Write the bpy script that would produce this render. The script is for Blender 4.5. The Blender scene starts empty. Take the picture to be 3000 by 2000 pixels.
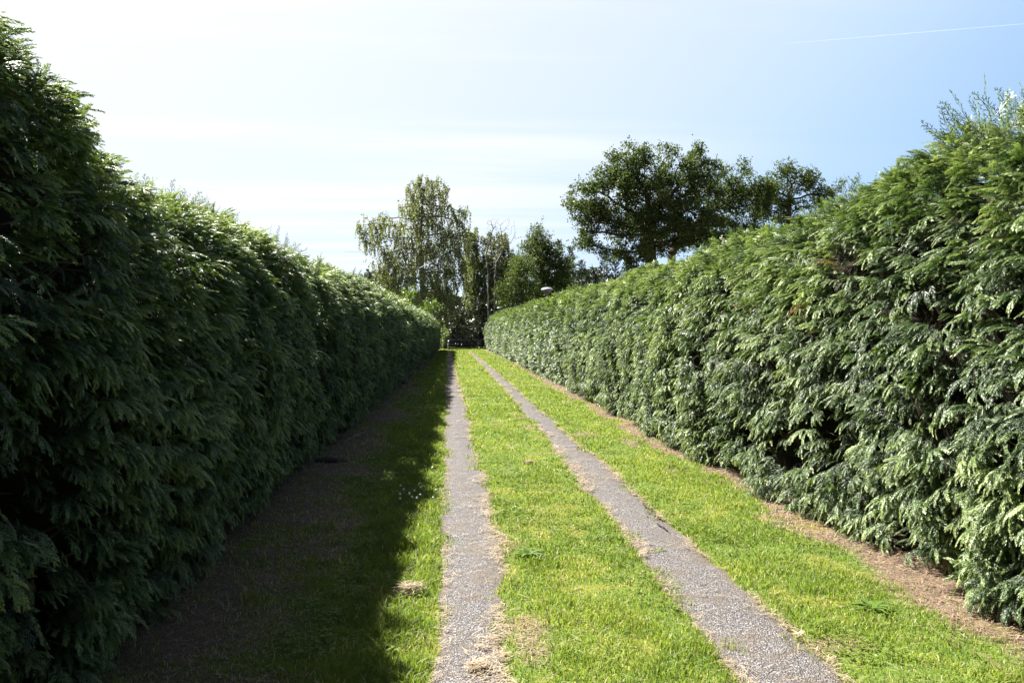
import bpy, math
import numpy as np
from mathutils import Vector, Matrix

R = math.radians
rng = np.random.default_rng(11)
sc = bpy.context.scene

# ------------------------------------------------------------------ camera
EYE = 1.65
FPX = 2400.0                       # focal length in pixels of the 3000 px wide photograph
cam_data = bpy.data.cameras.new("camera")
cam_data.sensor_width = 36.0
cam_data.lens = FPX / 3000.0 * 36.0
cam_data.clip_start = 0.05
cam_data.clip_end = 30000.0
cam = bpy.data.objects.new("camera", cam_data)
sc.collection.objects.link(cam)
cam.location = (0, 0, EYE)
cam.rotation_euler = (R(90 - 1.074), 0, -R(4.41))
sc.camera = cam
CAM_M = cam.rotation_euler.to_matrix()


def at(px, py, d):
    """World point seen at photograph pixel (px, py) at forward distance d."""
    v = CAM_M @ Vector(((px - 1500) / FPX, (1000 - py) / FPX, -1.0))
    v = v * (d / v.y)
    return np.array((v.x, v.y, v.z + EYE))


# ------------------------------------------------------------------ light
SUN_AZ, SUN_EL = 50.0, 49.0        # degrees towards the left of the lane's direction, height
SUN = Vector((-math.sin(R(SUN_AZ)) * math.cos(R(SUN_EL)), math.cos(R(SUN_AZ)) * math.cos(R(SUN_EL)), math.sin(R(SUN_EL))))
sd = bpy.data.lights.new("sun", 'SUN')
sd.energy = 5.0
sd.angle = R(0.53)
sd.color = (1.0, 0.955, 0.88)
so = bpy.data.objects.new("sun", sd)
sc.collection.objects.link(so)
so.rotation_euler = (-SUN).to_track_quat('-Z', 'Y').to_euler()
so.location = (0, 0, 30)

sc.view_settings.view_transform = 'Standard'
sc.view_settings.look = 'None'
sc.view_settings.exposure = 2.3
sc.view_settings.gamma = 1.0


class NT:
    """Small helper to write node trees."""
    def __init__(self, tree):
        self.t = tree
        tree.nodes.clear()

    def n(self, kind, _ins=None, **props):
        nd = self.t.nodes.new(kind)
        for k, v in props.items():
            setattr(nd, k, v)
        for k, v in (_ins or {}).items():
            s = nd.inputs[k]
            if isinstance(v, bpy.types.NodeSocket):
                self.t.links.new(v, s)
            else:
                s.default_value = v
        return nd

    def math(self, op, a, b=0.0, c=0.0, clamp=False):
        nd = self.n('ShaderNodeMath', {0: a, 1: b, 2: c}, operation=op)
        nd.use_clamp = clamp
        return nd.outputs[0]

    def vmath(self, op, a, b=(0, 0, 0)):
        nd = self.n('ShaderNodeVectorMath', {0: a, 1: b}, operation=op)
        return nd.outputs['Value'] if op == 'DOT_PRODUCT' else nd.outputs[0]

    def rng(self, v, a, b, c=0.0, d=1.0, smooth=True):
        nd = self.n('ShaderNodeMapRange', {'Value': v, 'From Min': a, 'From Max': b, 'To Min': c, 'To Max': d})
        nd.interpolation_type = 'SMOOTHSTEP' if smooth else 'LINEAR'
        return nd.outputs[0]

    def mix(self, f, a, b):
        nd = self.n('ShaderNodeMix', data_type='RGBA')
        for s, v in ((nd.inputs[0], f), (nd.inputs[6], a), (nd.inputs[7], b)):
            if isinstance(v, bpy.types.NodeSocket):
                self.t.links.new(v, s)
            else:
                s.default_value = v if not isinstance(v, tuple) else (tuple(v) + (1.0,))[:4]
        return nd.outputs[2]

    def noise(self, vec, scale, detail=3.0, rough=0.5, out=0):
        return self.n('ShaderNodeTexNoise', {'Vector': vec, 'Scale': scale, 'Detail': detail, 'Roughness': rough}).outputs[out]

    def ramp(self, f, stops):
        nd = self.n('ShaderNodeValToRGB', {0: f})
        e = nd.color_ramp.elements
        while len(e) < len(stops):
            e.new(0.5)
        for el, (p, c) in zip(e, stops):
            el.position = p
            el.color = tuple(c) + (1.0,)
        return nd.outputs[0]


# ------------------------------------------------------------------ sky
world = bpy.data.worlds.new("World")
sc.world = world
world.use_nodes = True
w = NT(world.node_tree)
sky = w.n('ShaderNodeTexSky')
sky.sky_type = 'NISHITA'
sky.sun_disc = False
sky.sun_elevation = R(SUN_EL)
sky.sun_rotation = R(-SUN_AZ)
sky.air_density = 0.34
sky.dust_density = 0.7
sky.ozone_density = 1.2
gen = w.n('ShaderNodeTexCoord').outputs['Generated']
dirn = w.vmath('NORMALIZE', gen)
xyz = w.n('ShaderNodeSeparateXYZ', {0: dirn})
zc = w.math('MAXIMUM', xyz.outputs[2], 0.05)
px_ = w.math('DIVIDE', xyz.outputs[0], zc)
py_ = w.math('DIVIDE', xyz.outputs[1], zc)
pl = w.n('ShaderNodeCombineXYZ', {0: px_, 1: py_, 2: 0.0}).outputs[0]
mp = w.n('ShaderNodeMapping', {'Vector': pl, 'Rotation': (0, 0, R(-22)), 'Scale': (0.10, 0.55, 1.0)}).outputs[0]
n1 = w.noise(mp, 1.0, 4.0, 0.5)
mp2 = w.n('ShaderNodeMapping', {'Vector': pl, 'Rotation': (0, 0, R(-22)), 'Scale': (0.3, 0.9, 1.0), 'Location': (3.1, 1.7, 0)}).outputs[0]
n2 = w.noise(mp2, 1.0, 6.0, 0.6)
nn = w.math('ADD', w.math('MULTIPLY', n1, 0.7), w.math('MULTIPLY', n2, 0.3))
cosun = w.vmath('DOT_PRODUCT', dirn, tuple(SUN))
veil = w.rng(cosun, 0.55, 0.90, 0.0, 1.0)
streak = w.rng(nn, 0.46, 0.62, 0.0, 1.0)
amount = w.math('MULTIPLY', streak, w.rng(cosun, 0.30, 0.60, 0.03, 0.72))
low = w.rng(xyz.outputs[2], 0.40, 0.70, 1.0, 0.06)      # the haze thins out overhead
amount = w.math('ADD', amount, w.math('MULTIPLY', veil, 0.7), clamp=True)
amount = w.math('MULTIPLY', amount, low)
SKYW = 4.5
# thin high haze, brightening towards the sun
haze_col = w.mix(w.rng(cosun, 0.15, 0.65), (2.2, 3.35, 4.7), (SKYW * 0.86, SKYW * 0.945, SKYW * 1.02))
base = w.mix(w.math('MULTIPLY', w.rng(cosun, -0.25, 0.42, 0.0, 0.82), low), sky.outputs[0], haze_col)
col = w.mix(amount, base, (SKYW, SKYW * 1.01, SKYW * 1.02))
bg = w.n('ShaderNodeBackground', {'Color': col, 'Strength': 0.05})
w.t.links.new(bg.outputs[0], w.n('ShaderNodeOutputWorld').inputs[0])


# ------------------------------------------------------------------ scene helpers
def link(o, parent=None):
    sc.collection.objects.link(o)
    if parent is not None:
        o.parent = parent
    return o


def tag(o, label=None, cat=None, group=None, kind=None):
    for k, v in (('label', label), ('category', cat), ('group', group), ('kind', kind)):
        if v:
            o[k] = v
    return o


def thing(name, label, cat, loc=(0, 0, 0), group=None):
    o = bpy.data.objects.new(name, None)
    o.empty_display_size = 0.3
    link(o)
    o.location = tuple(float(c) for c in loc)
    return tag(o, label, cat, group)


def mesh_obj(name, V, Q=None, T=None, mat=None, parent=None, attrs=None, flat=False, origin=None):
    """One mesh object from vertex, quad and triangle arrays (world coordinates; origin is subtracted when parented)."""
    V = np.asarray(V, dtype=np.float32).reshape(-1, 3)
    if parent is not None and origin is None:
        origin = parent.location
    if origin is not None:
        V = V - np.array(origin, dtype=np.float32)
    Q = np.zeros((0, 4), np.int32) if Q is None else np.asarray(Q, np.int32).reshape(-1, 4)
    T = np.zeros((0, 3), np.int32) if T is None else np.asarray(T, np.int32).reshape(-1, 3)
    me = bpy.data.meshes.new(name)
    me.vertices.add(len(V))
    me.vertices.foreach_set('co', V.ravel())
    loops = np.concatenate([Q.ravel(), T.ravel()])
    me.loops.add(len(loops))
    me.loops.foreach_set('vertex_index', loops)
    nq, nt = len(Q), len(T)
    me.polygons.add(nq + nt)
    me.polygons.foreach_set('loop_start', np.concatenate([np.arange(nq) * 4, nq * 4 + np.arange(nt) * 3]).astype(np.int32))
    for k, a in (attrs or {}).items():
        at_ = me.attributes.new(k, 'FLOAT', 'POINT')
        at_.data.foreach_set('value', np.asarray(a, np.float32).ravel())
    me.update(calc_edges=True)
    if flat:
        me.polygons.foreach_set('use_smooth', np.zeros(nq + nt, bool))
    if mat is not None:
        me.materials.append(mat)
    o = bpy.data.objects.new(name, me)
    link(o, parent)
    if parent is None and origin is not None:
        o.location = tuple(float(c) for c in origin)
    return o


class MB:
    """Collects simple shapes into one mesh."""
    def __init__(self):
        self.v, self.q, self.t, self.n = [], [], [], 0

    def add(self, V, Q=None, T=None):
        self.v.append(np.asarray(V, float))
        if Q is not None and len(Q):
            self.q.append(np.asarray(Q, int) + self.n)
        if T is not None and len(T):
            self.t.append(np.asarray(T, int) + self.n)
        self.n += len(V)

    def box(self, c, s, bev=0.0):
        x, y, z = s[0] / 2, s[1] / 2, s[2] / 2
        V = np.array([(i * x, j * y, k * z) for i in (-1, 1) for j in (-1, 1) for k in (-1, 1)]) + np.array(c)
        self.add(V, [(0, 1, 3, 2), (4, 6, 7, 5), (0, 4, 5, 1), (2, 3, 7, 6), (0, 2, 6, 4), (1, 5, 7, 3)])

    def tube(self, P, rad, k=8, caps=True):
        P = np.asarray(P, float)
        rad = np.broadcast_to(np.asarray(rad, float), (len(P),))
        d = np.gradient(P, axis=0)
        d /= np.linalg.norm(d, axis=1)[:, None] + 1e-9
        ref = np.array((0, 0, 1.0)) if abs(d[0, 2]) < 0.9 else np.array((1.0, 0, 0))
        a = np.cross(d, ref)
        a /= np.linalg.norm(a, axis=1)[:, None] + 1e-9
        b = np.cross(d, a)
        th = np.arange(k) / k * 2 * np.pi
        V = P[:, None] + rad[:, None, None] * (np.cos(th)[None, :, None] * a[:, None] + np.sin(th)[None, :, None] * b[:, None])
        Q = [(i * k + j, i * k + (j + 1) % k, (i + 1) * k + (j + 1) % k, (i + 1) * k + j) for i in range(len(P) - 1) for j in range(k)]
        V = V.reshape(-1, 3)
        T = []
        if caps:
            n = len(V)
            V = np.vstack([V, P[0], P[-1]])
            T = [(n, (j + 1) % k, j) for j in range(k)] + [(n + 1, n - k + j, n - k + (j + 1) % k) for j in range(k)]
        self.add(V, Q, T)

    def lathe(self, c, prof, k=24):
        th = np.arange(k) / k * 2 * np.pi
        V = np.array([(r * math.cos(t), r * math.sin(t), z) for r, z in prof for t in th]) + np.array(c)
        Q = [(i * k + j, i * k + (j + 1) % k, (i + 1) * k + (j + 1) % k, (i + 1) * k + j) for i in range(len(prof) - 1) for j in range(k)]
        self.add(V, Q)

    def obj(self, name, mat, parent=None, flat=False, origin=None):
        return mesh_obj(name, np.vstack(self.v), np.vstack(self.q) if self.q else None, np.vstack(self.t) if self.t else None,
                        mat, parent, flat=flat, origin=origin)


def hsh(ix, iy, seed):
    n = (ix.astype(np.int64) * 374761393 + iy.astype(np.int64) * 668265263 + seed * 362437) & 0xffffffff
    n = ((n ^ (n >> 13)) * 1274126177) & 0xffffffff
    return ((n ^ (n >> 16)) & 0xffff) / 65535.0


def vn(x, y, seed=0):
    """Smooth value noise in 0..1."""
    x, y = np.broadcast_arrays(np.asarray(x, float), np.asarray(y, float))
    ix, iy = np.floor(x), np.floor(y)
    fx, fy = x - ix, y - iy
    fx, fy = fx * fx * (3 - 2 * fx), fy * fy * (3 - 2 * fy)
    a, b = hsh(ix, iy, seed), hsh(ix + 1, iy, seed)
    c, d = hsh(ix, iy + 1, seed), hsh(ix + 1, iy + 1, seed)
    return (a * (1 - fx) + b * fx) * (1 - fy) + (c * (1 - fx) + d * fx) * fy


def norm(a):
    return a / (np.linalg.norm(a, axis=-1, keepdims=True) + 1e-9)


# ------------------------------------------------------------------ materials
def new_mat(name):
    m = bpy.data.materials.new(name)
    m.use_nodes = True
    return m, NT(m.node_tree)


def leaf_mat(name, stops, rough=0.42, spec=0.5, trans=0.35, tcol=(1.25, 1.25, 0.7), back=None):
    """Foliage: colour varies from spray to spray by the 'tint' attribute; light passes through the blade."""
    m, t = new_mat(name)
    a = t.n('ShaderNodeAttribute', attribute_name='tint').outputs['Fac']
    c = t.ramp(a, stops)
    p = t.n('ShaderNodeBsdfPrincipled', {'Base Color': c, 'Roughness': rough, 'Specular IOR Level': spec})
    tc = t.n('ShaderNodeMix', {0: 1.0, 6: c, 7: tuple(tcol) + (1.0,)}, data_type='RGBA', blend_type='MULTIPLY').outputs[2]
    tr = t.n('ShaderNodeBsdfTranslucent', {'Color': tc})
    mx = t.n('ShaderNodeMixShader', {0: trans, 1: p.outputs[0], 2: tr.outputs[0]})
    t.t.links.new(mx.outputs[0], t.n('ShaderNodeOutputMaterial').inputs[0])
    return m


def plain_mat(name, c1, c2, scale=20.0, rough=0.8, bump=0.0, stretch=(1, 1, 1), spec=0.3):
    m, t = new_mat(name)
    co = t.n('ShaderNodeTexCoord').outputs['Object']
    mpn = t.n('ShaderNodeMapping', {'Vector': co, 'Scale': stretch}).outputs[0]
    nz = t.noise(mpn, scale, 5.0, 0.6)
    c = t.mix(t.rng(nz, 0.35, 0.65), c1, c2)
    p = t.n('ShaderNodeBsdfPrincipled', {'Base Color': c, 'Roughness': rough, 'Specular IOR Level': spec})
    if bump:
        b = t.n('ShaderNodeBump', {'Height': nz, 'Strength': bump, 'Distance': 0.02})
        t.t.links.new(b.outputs[0], p.inputs['Normal'])
    t.t.links.new(p.outputs[0], t.n('ShaderNodeOutputMaterial').inputs[0])
    return m


M = {}
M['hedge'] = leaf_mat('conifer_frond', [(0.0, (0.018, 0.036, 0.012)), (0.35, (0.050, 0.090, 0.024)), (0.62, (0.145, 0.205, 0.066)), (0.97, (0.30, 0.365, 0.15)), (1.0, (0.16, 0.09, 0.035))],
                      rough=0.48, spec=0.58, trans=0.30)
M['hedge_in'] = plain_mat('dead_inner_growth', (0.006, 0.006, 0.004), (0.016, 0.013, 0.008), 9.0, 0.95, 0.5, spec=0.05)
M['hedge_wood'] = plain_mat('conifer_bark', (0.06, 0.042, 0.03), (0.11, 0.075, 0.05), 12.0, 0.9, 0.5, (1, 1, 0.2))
M['oak_leaf'] = leaf_mat('oak_leaf', [(0.0, (0.030, 0.050, 0.013)), (0.5, (0.055, 0.085, 0.020)), (1.0, (0.10, 0.135, 0.035))], rough=0.5, spec=0.25, trans=0.40)
M['birch_leaf'] = leaf_mat('birch_leaf', [(0.0, (0.075, 0.095, 0.042)), (0.5, (0.125, 0.150, 0.066)), (1.0, (0.18, 0.205, 0.10))], rough=0.5, spec=0.35, trans=0.46)
M['sparse_leaf'] = leaf_mat('sparse_birch_leaf', [(0.0, (0.085, 0.102, 0.046)), (0.5, (0.135, 0.155, 0.068)), (1.0, (0.185, 0.205, 0.10))], rough=0.5, spec=0.3, trans=0.46)
M['dark_leaf'] = leaf_mat('dark_leaf', [(0.0, (0.012, 0.018, 0.009)), (0.6, (0.025, 0.036, 0.014)), (1.0, (0.05, 0.065, 0.025))], rough=0.4, spec=0.5, trans=0.2)  # leaf colour deepened to stand for the shade beneath the trees
M['bright_leaf'] = leaf_mat('elder_leaf', [(0.0, (0.06, 0.11, 0.02)), (0.5, (0.11, 0.18, 0.03)), (1.0, (0.17, 0.24, 0.05))], rough=0.42, spec=0.45, trans=0.42)
M['conifer_leaf'] = leaf_mat('dark_conifer_needle', [(0.0, (0.012, 0.022, 0.014)), (0.6, (0.022, 0.036, 0.022)), (1.0, (0.045, 0.06, 0.035))], rough=0.5, spec=0.4, trans=0.15)
M['oak_bark'] = plain_mat('oak_bark', (0.035, 0.028, 0.022), (0.075, 0.062, 0.048), 6.0, 0.9, 0.6, (1, 1, 0.25))
M['birch_bark'] = plain_mat('birch_bark', (0.05, 0.045, 0.04), (0.21, 0.20, 0.185), 3.0, 0.8, 0.3, (1, 1, 2.0))
M['grass'] = leaf_mat('grass_blade', [(0.0, (0.115, 0.17, 0.025)), (0.45, (0.19, 0.25, 0.040)), (0.72, (0.275, 0.305, 0.065)), (0.84, (0.29, 0.28, 0.08)), (0.9, (0.42, 0.34, 0.19)), (1.0, (0.52, 0.43, 0.27))],
                      rough=0.5, spec=0.28, trans=0.5, tcol=(1.15, 1.2, 0.75))
M['straw'] = leaf_mat('dry_straw', [(0.0, (0.13, 0.085, 0.05)), (0.4, (0.23, 0.17, 0.105)), (1.0, (0.40, 0.33, 0.23))], rough=0.55, spec=0.35, trans=0.2, tcol=(1, 0.95, 0.8))
M['needles'] = leaf_mat('dry_needles', [(0.0, (0.11, 0.07, 0.048)), (0.5, (0.22, 0.15, 0.105)), (1.0, (0.38, 0.29, 0.215))], rough=0.6, spec=0.3, trans=0.15, tcol=(1, 0.9, 0.8))
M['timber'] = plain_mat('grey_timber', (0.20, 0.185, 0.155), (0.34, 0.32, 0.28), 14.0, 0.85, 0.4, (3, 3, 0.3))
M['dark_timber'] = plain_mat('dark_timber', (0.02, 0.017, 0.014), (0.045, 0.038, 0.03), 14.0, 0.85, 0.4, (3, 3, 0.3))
M['pale_paint'] = plain_mat('pale_paint', (0.46, 0.44, 0.41), (0.58, 0.56, 0.53), 10.0, 0.6, 0.1)
M['lamp_metal'] = plain_mat('pale_grey_metal', (0.20, 0.20, 0.22), (0.27, 0.265, 0.285), 4.0, 0.35, 0.05, spec=0.5)
M['lamp_under'] = plain_mat('dull_grey_metal', (0.16, 0.15, 0.15), (0.24, 0.22, 0.20), 6.0, 0.6)
M['cable'] = plain_mat('cable_sheath', (0.12, 0.12, 0.12), (0.2, 0.2, 0.19), 3.0, 0.45)
M['cream'] = plain_mat('pale_cream', (0.62, 0.60, 0.50), (0.72, 0.70, 0.60), 5.0, 0.4)
M['dead_leaf'] = plain_mat('dead_oak_leaf', (0.26, 0.16, 0.09), (0.40, 0.29, 0.19), 40.0, 0.6, 0.3)
M['petal'] = plain_mat('white_petal', (0.70, 0.70, 0.70), (0.85, 0.84, 0.84), 60.0, 0.6)
M['twig'] = plain_mat('dead_twig', (0.17, 0.15, 0.12), (0.30, 0.27, 0.22), 20.0, 0.85, 0.3)
M['soil'] = plain_mat('dark_soil', (0.014, 0.011, 0.009), (0.04, 0.031, 0.024), 60.0, 0.95, 0.7)

# contrail: thin, light passes through
m, t = new_mat('ice_trail')
df = t.n('ShaderNodeBsdfTranslucent', {'Color': (0.9, 0.9, 0.9, 1)})
d2 = t.n('ShaderNodeBsdfDiffuse', {'Color': (0.9, 0.9, 0.9, 1)})
mx = t.n('ShaderNodeMixShader', {0: 0.6, 1: d2.outputs[0], 2: df.outputs[0]})
tp = t.n('ShaderNodeBsdfTransparent')
m2 = t.n('ShaderNodeMixShader', {0: 0.065, 1: tp.outputs[0], 2: mx.outputs[0]})
t.t.links.new(m2.outputs[0], t.n('ShaderNodeOutputMaterial').inputs[0])
M['contrail'] = m

# turf floor between the blades
m, t = new_mat('turf')
co = t.n('ShaderNodeTexCoord').outputs['Object']
big = t.noise(co, 0.9, 4.0, 0.6)
mid = t.noise(co, 6.0, 5.0, 0.65)
fine = t.noise(co, 70.0, 4.0, 0.7)
thatch = t.mix(t.rng(fine, 0.3, 0.7), (0.04, 0.029, 0.02), (0.17, 0.122, 0.083))
green = t.mix(t.rng(fine, 0.3, 0.7), (0.035, 0.062, 0.012), (0.10, 0.15, 0.022))
moss = t.mix(t.rng(fine, 0.3, 0.7), (0.09, 0.085, 0.012), (0.20, 0.17, 0.032))
a1 = t.n('ShaderNodeAttribute', attribute_name='bare').outputs['Fac']
a2 = t.n('ShaderNodeAttribute', attribute_name='moss').outputs['Fac']
c = t.mix(t.math('ADD', a1, t.math('MULTIPLY', t.math('SUBTRACT', mid, 0.5), 0.9), clamp=True), green, thatch)
c = t.mix(t.math('ADD', a2, t.math('MULTIPLY', t.math('SUBTRACT', mid, 0.55), 0.8), clamp=True), c, moss)
p = t.n('ShaderNodeBsdfPrincipled', {'Base Color': c, 'Roughness': 0.9, 'Specular IOR Level': 0.15})
b = t.n('ShaderNodeBump', {'Height': fine, 'Strength': 0.8, 'Distance': 0.012})
t.t.links.new(b.outputs[0], p.inputs['Normal'])
t.t.links.new(p.outputs[0], t.n('ShaderNodeOutputMaterial').inputs[0])
M['turf'] = m

# worn tarmac with exposed chippings
m, t = new_mat('worn_tarmac')
co = t.n('ShaderNodeTexCoord').outputs['Object']
vo = t.n('ShaderNodeTexVoronoi', {'Vector': co, 'Scale': 120.0, 'Randomness': 1.0})
vo2 = t.n('ShaderNodeTexVoronoi', {'Vector': co, 'Scale': 48.0, 'Randomness': 1.0})
stone = t.n('ShaderNodeSeparateColor', {0: vo.outputs['Color']}).outputs[0]
stone2 = t.n('ShaderNodeSeparateColor', {0: vo2.outputs['Color']}).outputs[1]
c = t.ramp(stone, [(0.0, (0.068, 0.062, 0.062)), (0.35, (0.125, 0.115, 0.116)), (0.75, (0.20, 0.186, 0.186)), (1.0, (0.37, 0.35, 0.345))])
c = t.mix(t.rng(stone2, 0.78, 0.97, 0.0, 0.4), c, (0.19, 0.175, 0.17))
gap = t.rng(vo.outputs['Distance'], 0.35, 0.75)
c = t.mix(t.math('MULTIPLY', gap, 0.75), c, (0.035, 0.031, 0.03))
patch = t.noise(co, 2.6, 5.0, 0.65)
patch2 = t.noise(co, 9.0, 5.0, 0.7)
c = t.mix(t.rng(patch, 0.48, 0.66, 0.0, 0.7), c, (0.125, 0.097, 0.072))
c = t.mix(t.rng(patch2, 0.55, 0.72, 0.0, 0.6), c, (0.15, 0.12, 0.085))
edge = t.n('ShaderNodeAttribute', attribute_name='edge').outputs['Fac']
c = t.mix(t.math('ADD', t.math('MULTIPLY', edge, 0.75), t.math('MULTIPLY', t.math('SUBTRACT', patch2, 0.55), 0.9), clamp=True), c, (0.13, 0.10, 0.06))
p = t.n('ShaderNodeBsdfPrincipled', {'Base Color': c, 'Roughness': 0.75, 'Specular IOR Level': 0.4})
hgt = t.math('ADD', t.math('MULTIPLY', gap, -1.0), t.math('MULTIPLY', stone, 0.6))
b = t.n('ShaderNodeBump', {'Height': hgt, 'Strength': 1.0, 'Distance': 0.012})
t.t.links.new(b.outputs[0], p.inputs['Normal'])
t.t.links.new(p.outputs[0], t.n('ShaderNodeOutputMaterial').inputs[0])
M['tarmac'] = m

# ------------------------------------------------------------------ ground and tracks
TRACK_Y = [-4, 3.8, 6, 9, 12, 20, 30, 43, 51, 53]
TR = {
    'L': ([-0.06] * 3 + [-0.06, -0.05, -0.085, -0.09, -0.11, -0.16, -0.20], [0.31, 0.31, 0.36, 0.355, 0.34, 0.32, 0.26, 0.17, 0.12, 0.10]),
    'R': ([1.31, 1.33, 1.36, 1.38, 1.42, 1.42, 1.40, 1.33, 1.27, 1.25], [1.82, 1.82, 1.83, 1.84, 1.80, 1.77, 1.70, 1.57, 1.52, 1.51]),
}


def edges(k, y):
    """Ragged left and right edge of track k."""
    a, b = np.interp(y, TRACK_Y, TR[k][0]), np.interp(y, TRACK_Y, TR[k][1])
    s = 5 if k == 'L' else 9
    a = a + 0.08 * (vn(y * 1.1, 0 * y, s) - 0.5) + 0.035 * (vn(y * 6, 0 * y, s + 1) - 0.5)
    b = b + 0.09 * (vn(y * 1.0, 0 * y, s + 2) - 0.5) + 0.04 * (vn(y * 6, 0 * y, s + 3) - 0.5)
    return a, b


def track_dist(x, y):
    """Signed distance to the nearest track edge, negative on a track."""
    d = np.full(np.shape(x), 9.0)
    for k in 'LR':
        a, b = edges(k, y)
        d = np.minimum(d, np.maximum(a - x, x - b))
    return np.where(y > 53.0, np.maximum(d, y - 53.0), d)


def ground_z(x, y):
    lawn = np.clip(track_dist(x, y) / 0.08, 0, 1)
    near = np.clip((90 - y) / 30, 0, 1)
    bumps = 0.022 * (vn(x * 1.1, y * 1.1, 21) - 0.4) + 0.02 * (vn(x * 4, y * 4, 22) - 0.4)
    return lawn * near * (0.012 + bumps)


def base_left(y):
    return -np.interp(y, [-6, 3, 8, 17, 30, 43, 55], [1.66, 1.66, 1.66, 1.47, 1.16, 0.92, 0.73])


def base_right(y):
    return np.interp(y, [-6, 3, 36, 48, 55], [2.98, 2.98, 2.94, 2.72, 2.52])


def bare_of(x, y):
    """Where turf gives way to thatch, needles and soil."""
    br, bl = base_right(y), base_left(y)
    e = 0.35 * (vn(x * 1.3, y * 1.3, 31) - 0.5) + 0.22 * (vn(x * 5, y * 5, 32) - 0.5)
    right = np.clip((x - (br - 0.25) + e) / 0.14, 0, 1)
    left = np.clip(((-0.62 - 0.05 * vn(y, y, 3)) - x + 1.6 * e) / 0.5, 0, 1) * np.clip(0.85 + 1.0 * (vn(x * 1.8, y * 1.1, 33) - 0.45) + 0.7 * (vn(x * 6, y * 5, 34) - 0.5), 0, 1)
    left = np.maximum(left, np.clip((bl + 0.25 - x) / 0.2, 0, 1))
    spots = np.clip((vn(x * 2.4, y * 2.0, 35) - 0.80) / 0.1, 0, 1) * 0.7
    return np.clip(np.maximum(np.maximum(right, left), spots), 0, 1) * (y < 60)


def moss_of(x, y):
    return np.clip((vn(x * 2.3, y * 1.7, 41) * 0.5 + vn(x * 7, y * 6, 42) * 0.5 - 0.56) / 0.16, 0, 1) * (x > -0.8) * 0.6


def axis(inner, outer):
    return np.unique(np.round(np.concatenate([inner, outer, -np.asarray(outer)]), 4))


gx = np.unique(np.concatenate([np.linspace(-4, 6, 201), [-3000, -1500, -700, -300, -150, -80, -50, -30, -20, -14, -10, -7, -5.5], [7, 9, 12, 16, 22, 30, 50, 80, 150, 300, 700, 1500, 3000]]))
gy = np.unique(np.concatenate([np.linspace(-3, 20, 331), np.linspace(20, 62, 281), [-3000, -800, -200, -60, -20, -8, -5], [66, 72, 80, 95, 120, 170, 260, 500, 1000, 2500, 6000]]))
X, Y = np.meshgrid(gx, gy)
Z = ground_z(X, Y)
nx_, ny_ = len(gx), len(gy)
I = np.arange(nx_ * ny_).reshape(ny_, nx_)
Q = np.stack([I[:-1, :-1], I[:-1, 1:], I[1:, 1:], I[1:, :-1]], -1).reshape(-1, 4)
g = mesh_obj('ground', np.stack([X, Y, Z], -1), Q, None, M['turf'], attrs={'bare': bare_of(X, Y), 'moss': moss_of(X, Y)})
tag(g, kind='structure')

for k in 'LR':
    yy = np.concatenate([np.arange(-4, 20, 0.03), np.arange(20, 53.01, 0.08)])
    a, b = edges(k, yy)
    if k == 'L':      # flares out to the left where it meets the cross lane
        a = a - 0.55 * np.clip((yy - 51.4) / 0.5, 0, 1)
    wd = np.linspace(0, 1, 9)
    TX = a[:, None] * (1 - wd) + b[:, None] * wd
    TY = np.repeat(yy[:, None], 9, 1)
    crown = 0.012 * (1 - (2 * wd - 1) ** 2)
    TZ = 0.006 + crown[None] + 0.006 * (vn(TX * 3, TY * 3, 51) - 0.3) * (1 - (2 * wd - 1) ** 2)[None]
    I = np.arange(TX.size).reshape(TX.shape)
    Q = np.stack([I[:-1, :-1], I[:-1, 1:], I[1:, 1:], I[1:, :-1]], -1).reshape(-1, 4)
    e = np.repeat((np.abs(2 * wd - 1) ** 4)[None], len(yy), 0)
    p_ = mesh_obj('path', np.stack([TX, TY, TZ], -1), Q, None, M['tarmac'], attrs={'edge': e})
    tag(p_, kind='structure')
    if k == 'R':
        # ragged crack and broken edge where the tarmac has slumped
        mb = MB()
        for pts in ([(1880, 1487), (1890, 1503), (1912, 1514), (1925, 1522)], [(1890, 1518), (1905, 1522), (1925, 1532), (1938, 1541)], [(1922, 1552), (1934, 1562), (1948, 1570), (1955, 1577)]):
            P = []
            for px, py in pts:
                d = FPX * EYE / (py - 955.0)
                q = at(px, py, d)
                P.append((q[0], q[1], 0.0))
            P = np.array(P)
            n = 24
            tt = np.linspace(0, 1, n)
            cx = np.interp(tt, np.linspace(0, 1, len(P)), P[:, 0]) + 0.010 * (vn(tt * 14, tt * 0, 3) - 0.5)
            cy = np.interp(tt, np.linspace(0, 1, len(P)), P[:, 1]) + 0.05 * (vn(tt * 10, tt * 0, 4) - 0.5)
            wv = 0.0035 + 0.011 * np.sin(np.pi * tt) * vn(tt * 12, tt * 0, 5)
            V = np.concatenate([np.stack([cx - wv, cy, 0.030 + 0 * cx], -1), np.stack([cx + wv, cy, 0.030 + 0 * cx], -1)])
            mb.add(V, [(i, i + 1, n + i + 1, n + i) for i in range(n - 1)])
        mb.obj('crack', M['soil'], p_)


# ------------------------------------------------------------------ grass
def lane_sample(y0, y1, dens, x0=-1.75, x1=3.15):
    n = int(dens * (y1 - y0) * (x1 - x0))
    return rng.uniform(x0, x1, n), rng.uniform(y0, y1, n)


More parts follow.
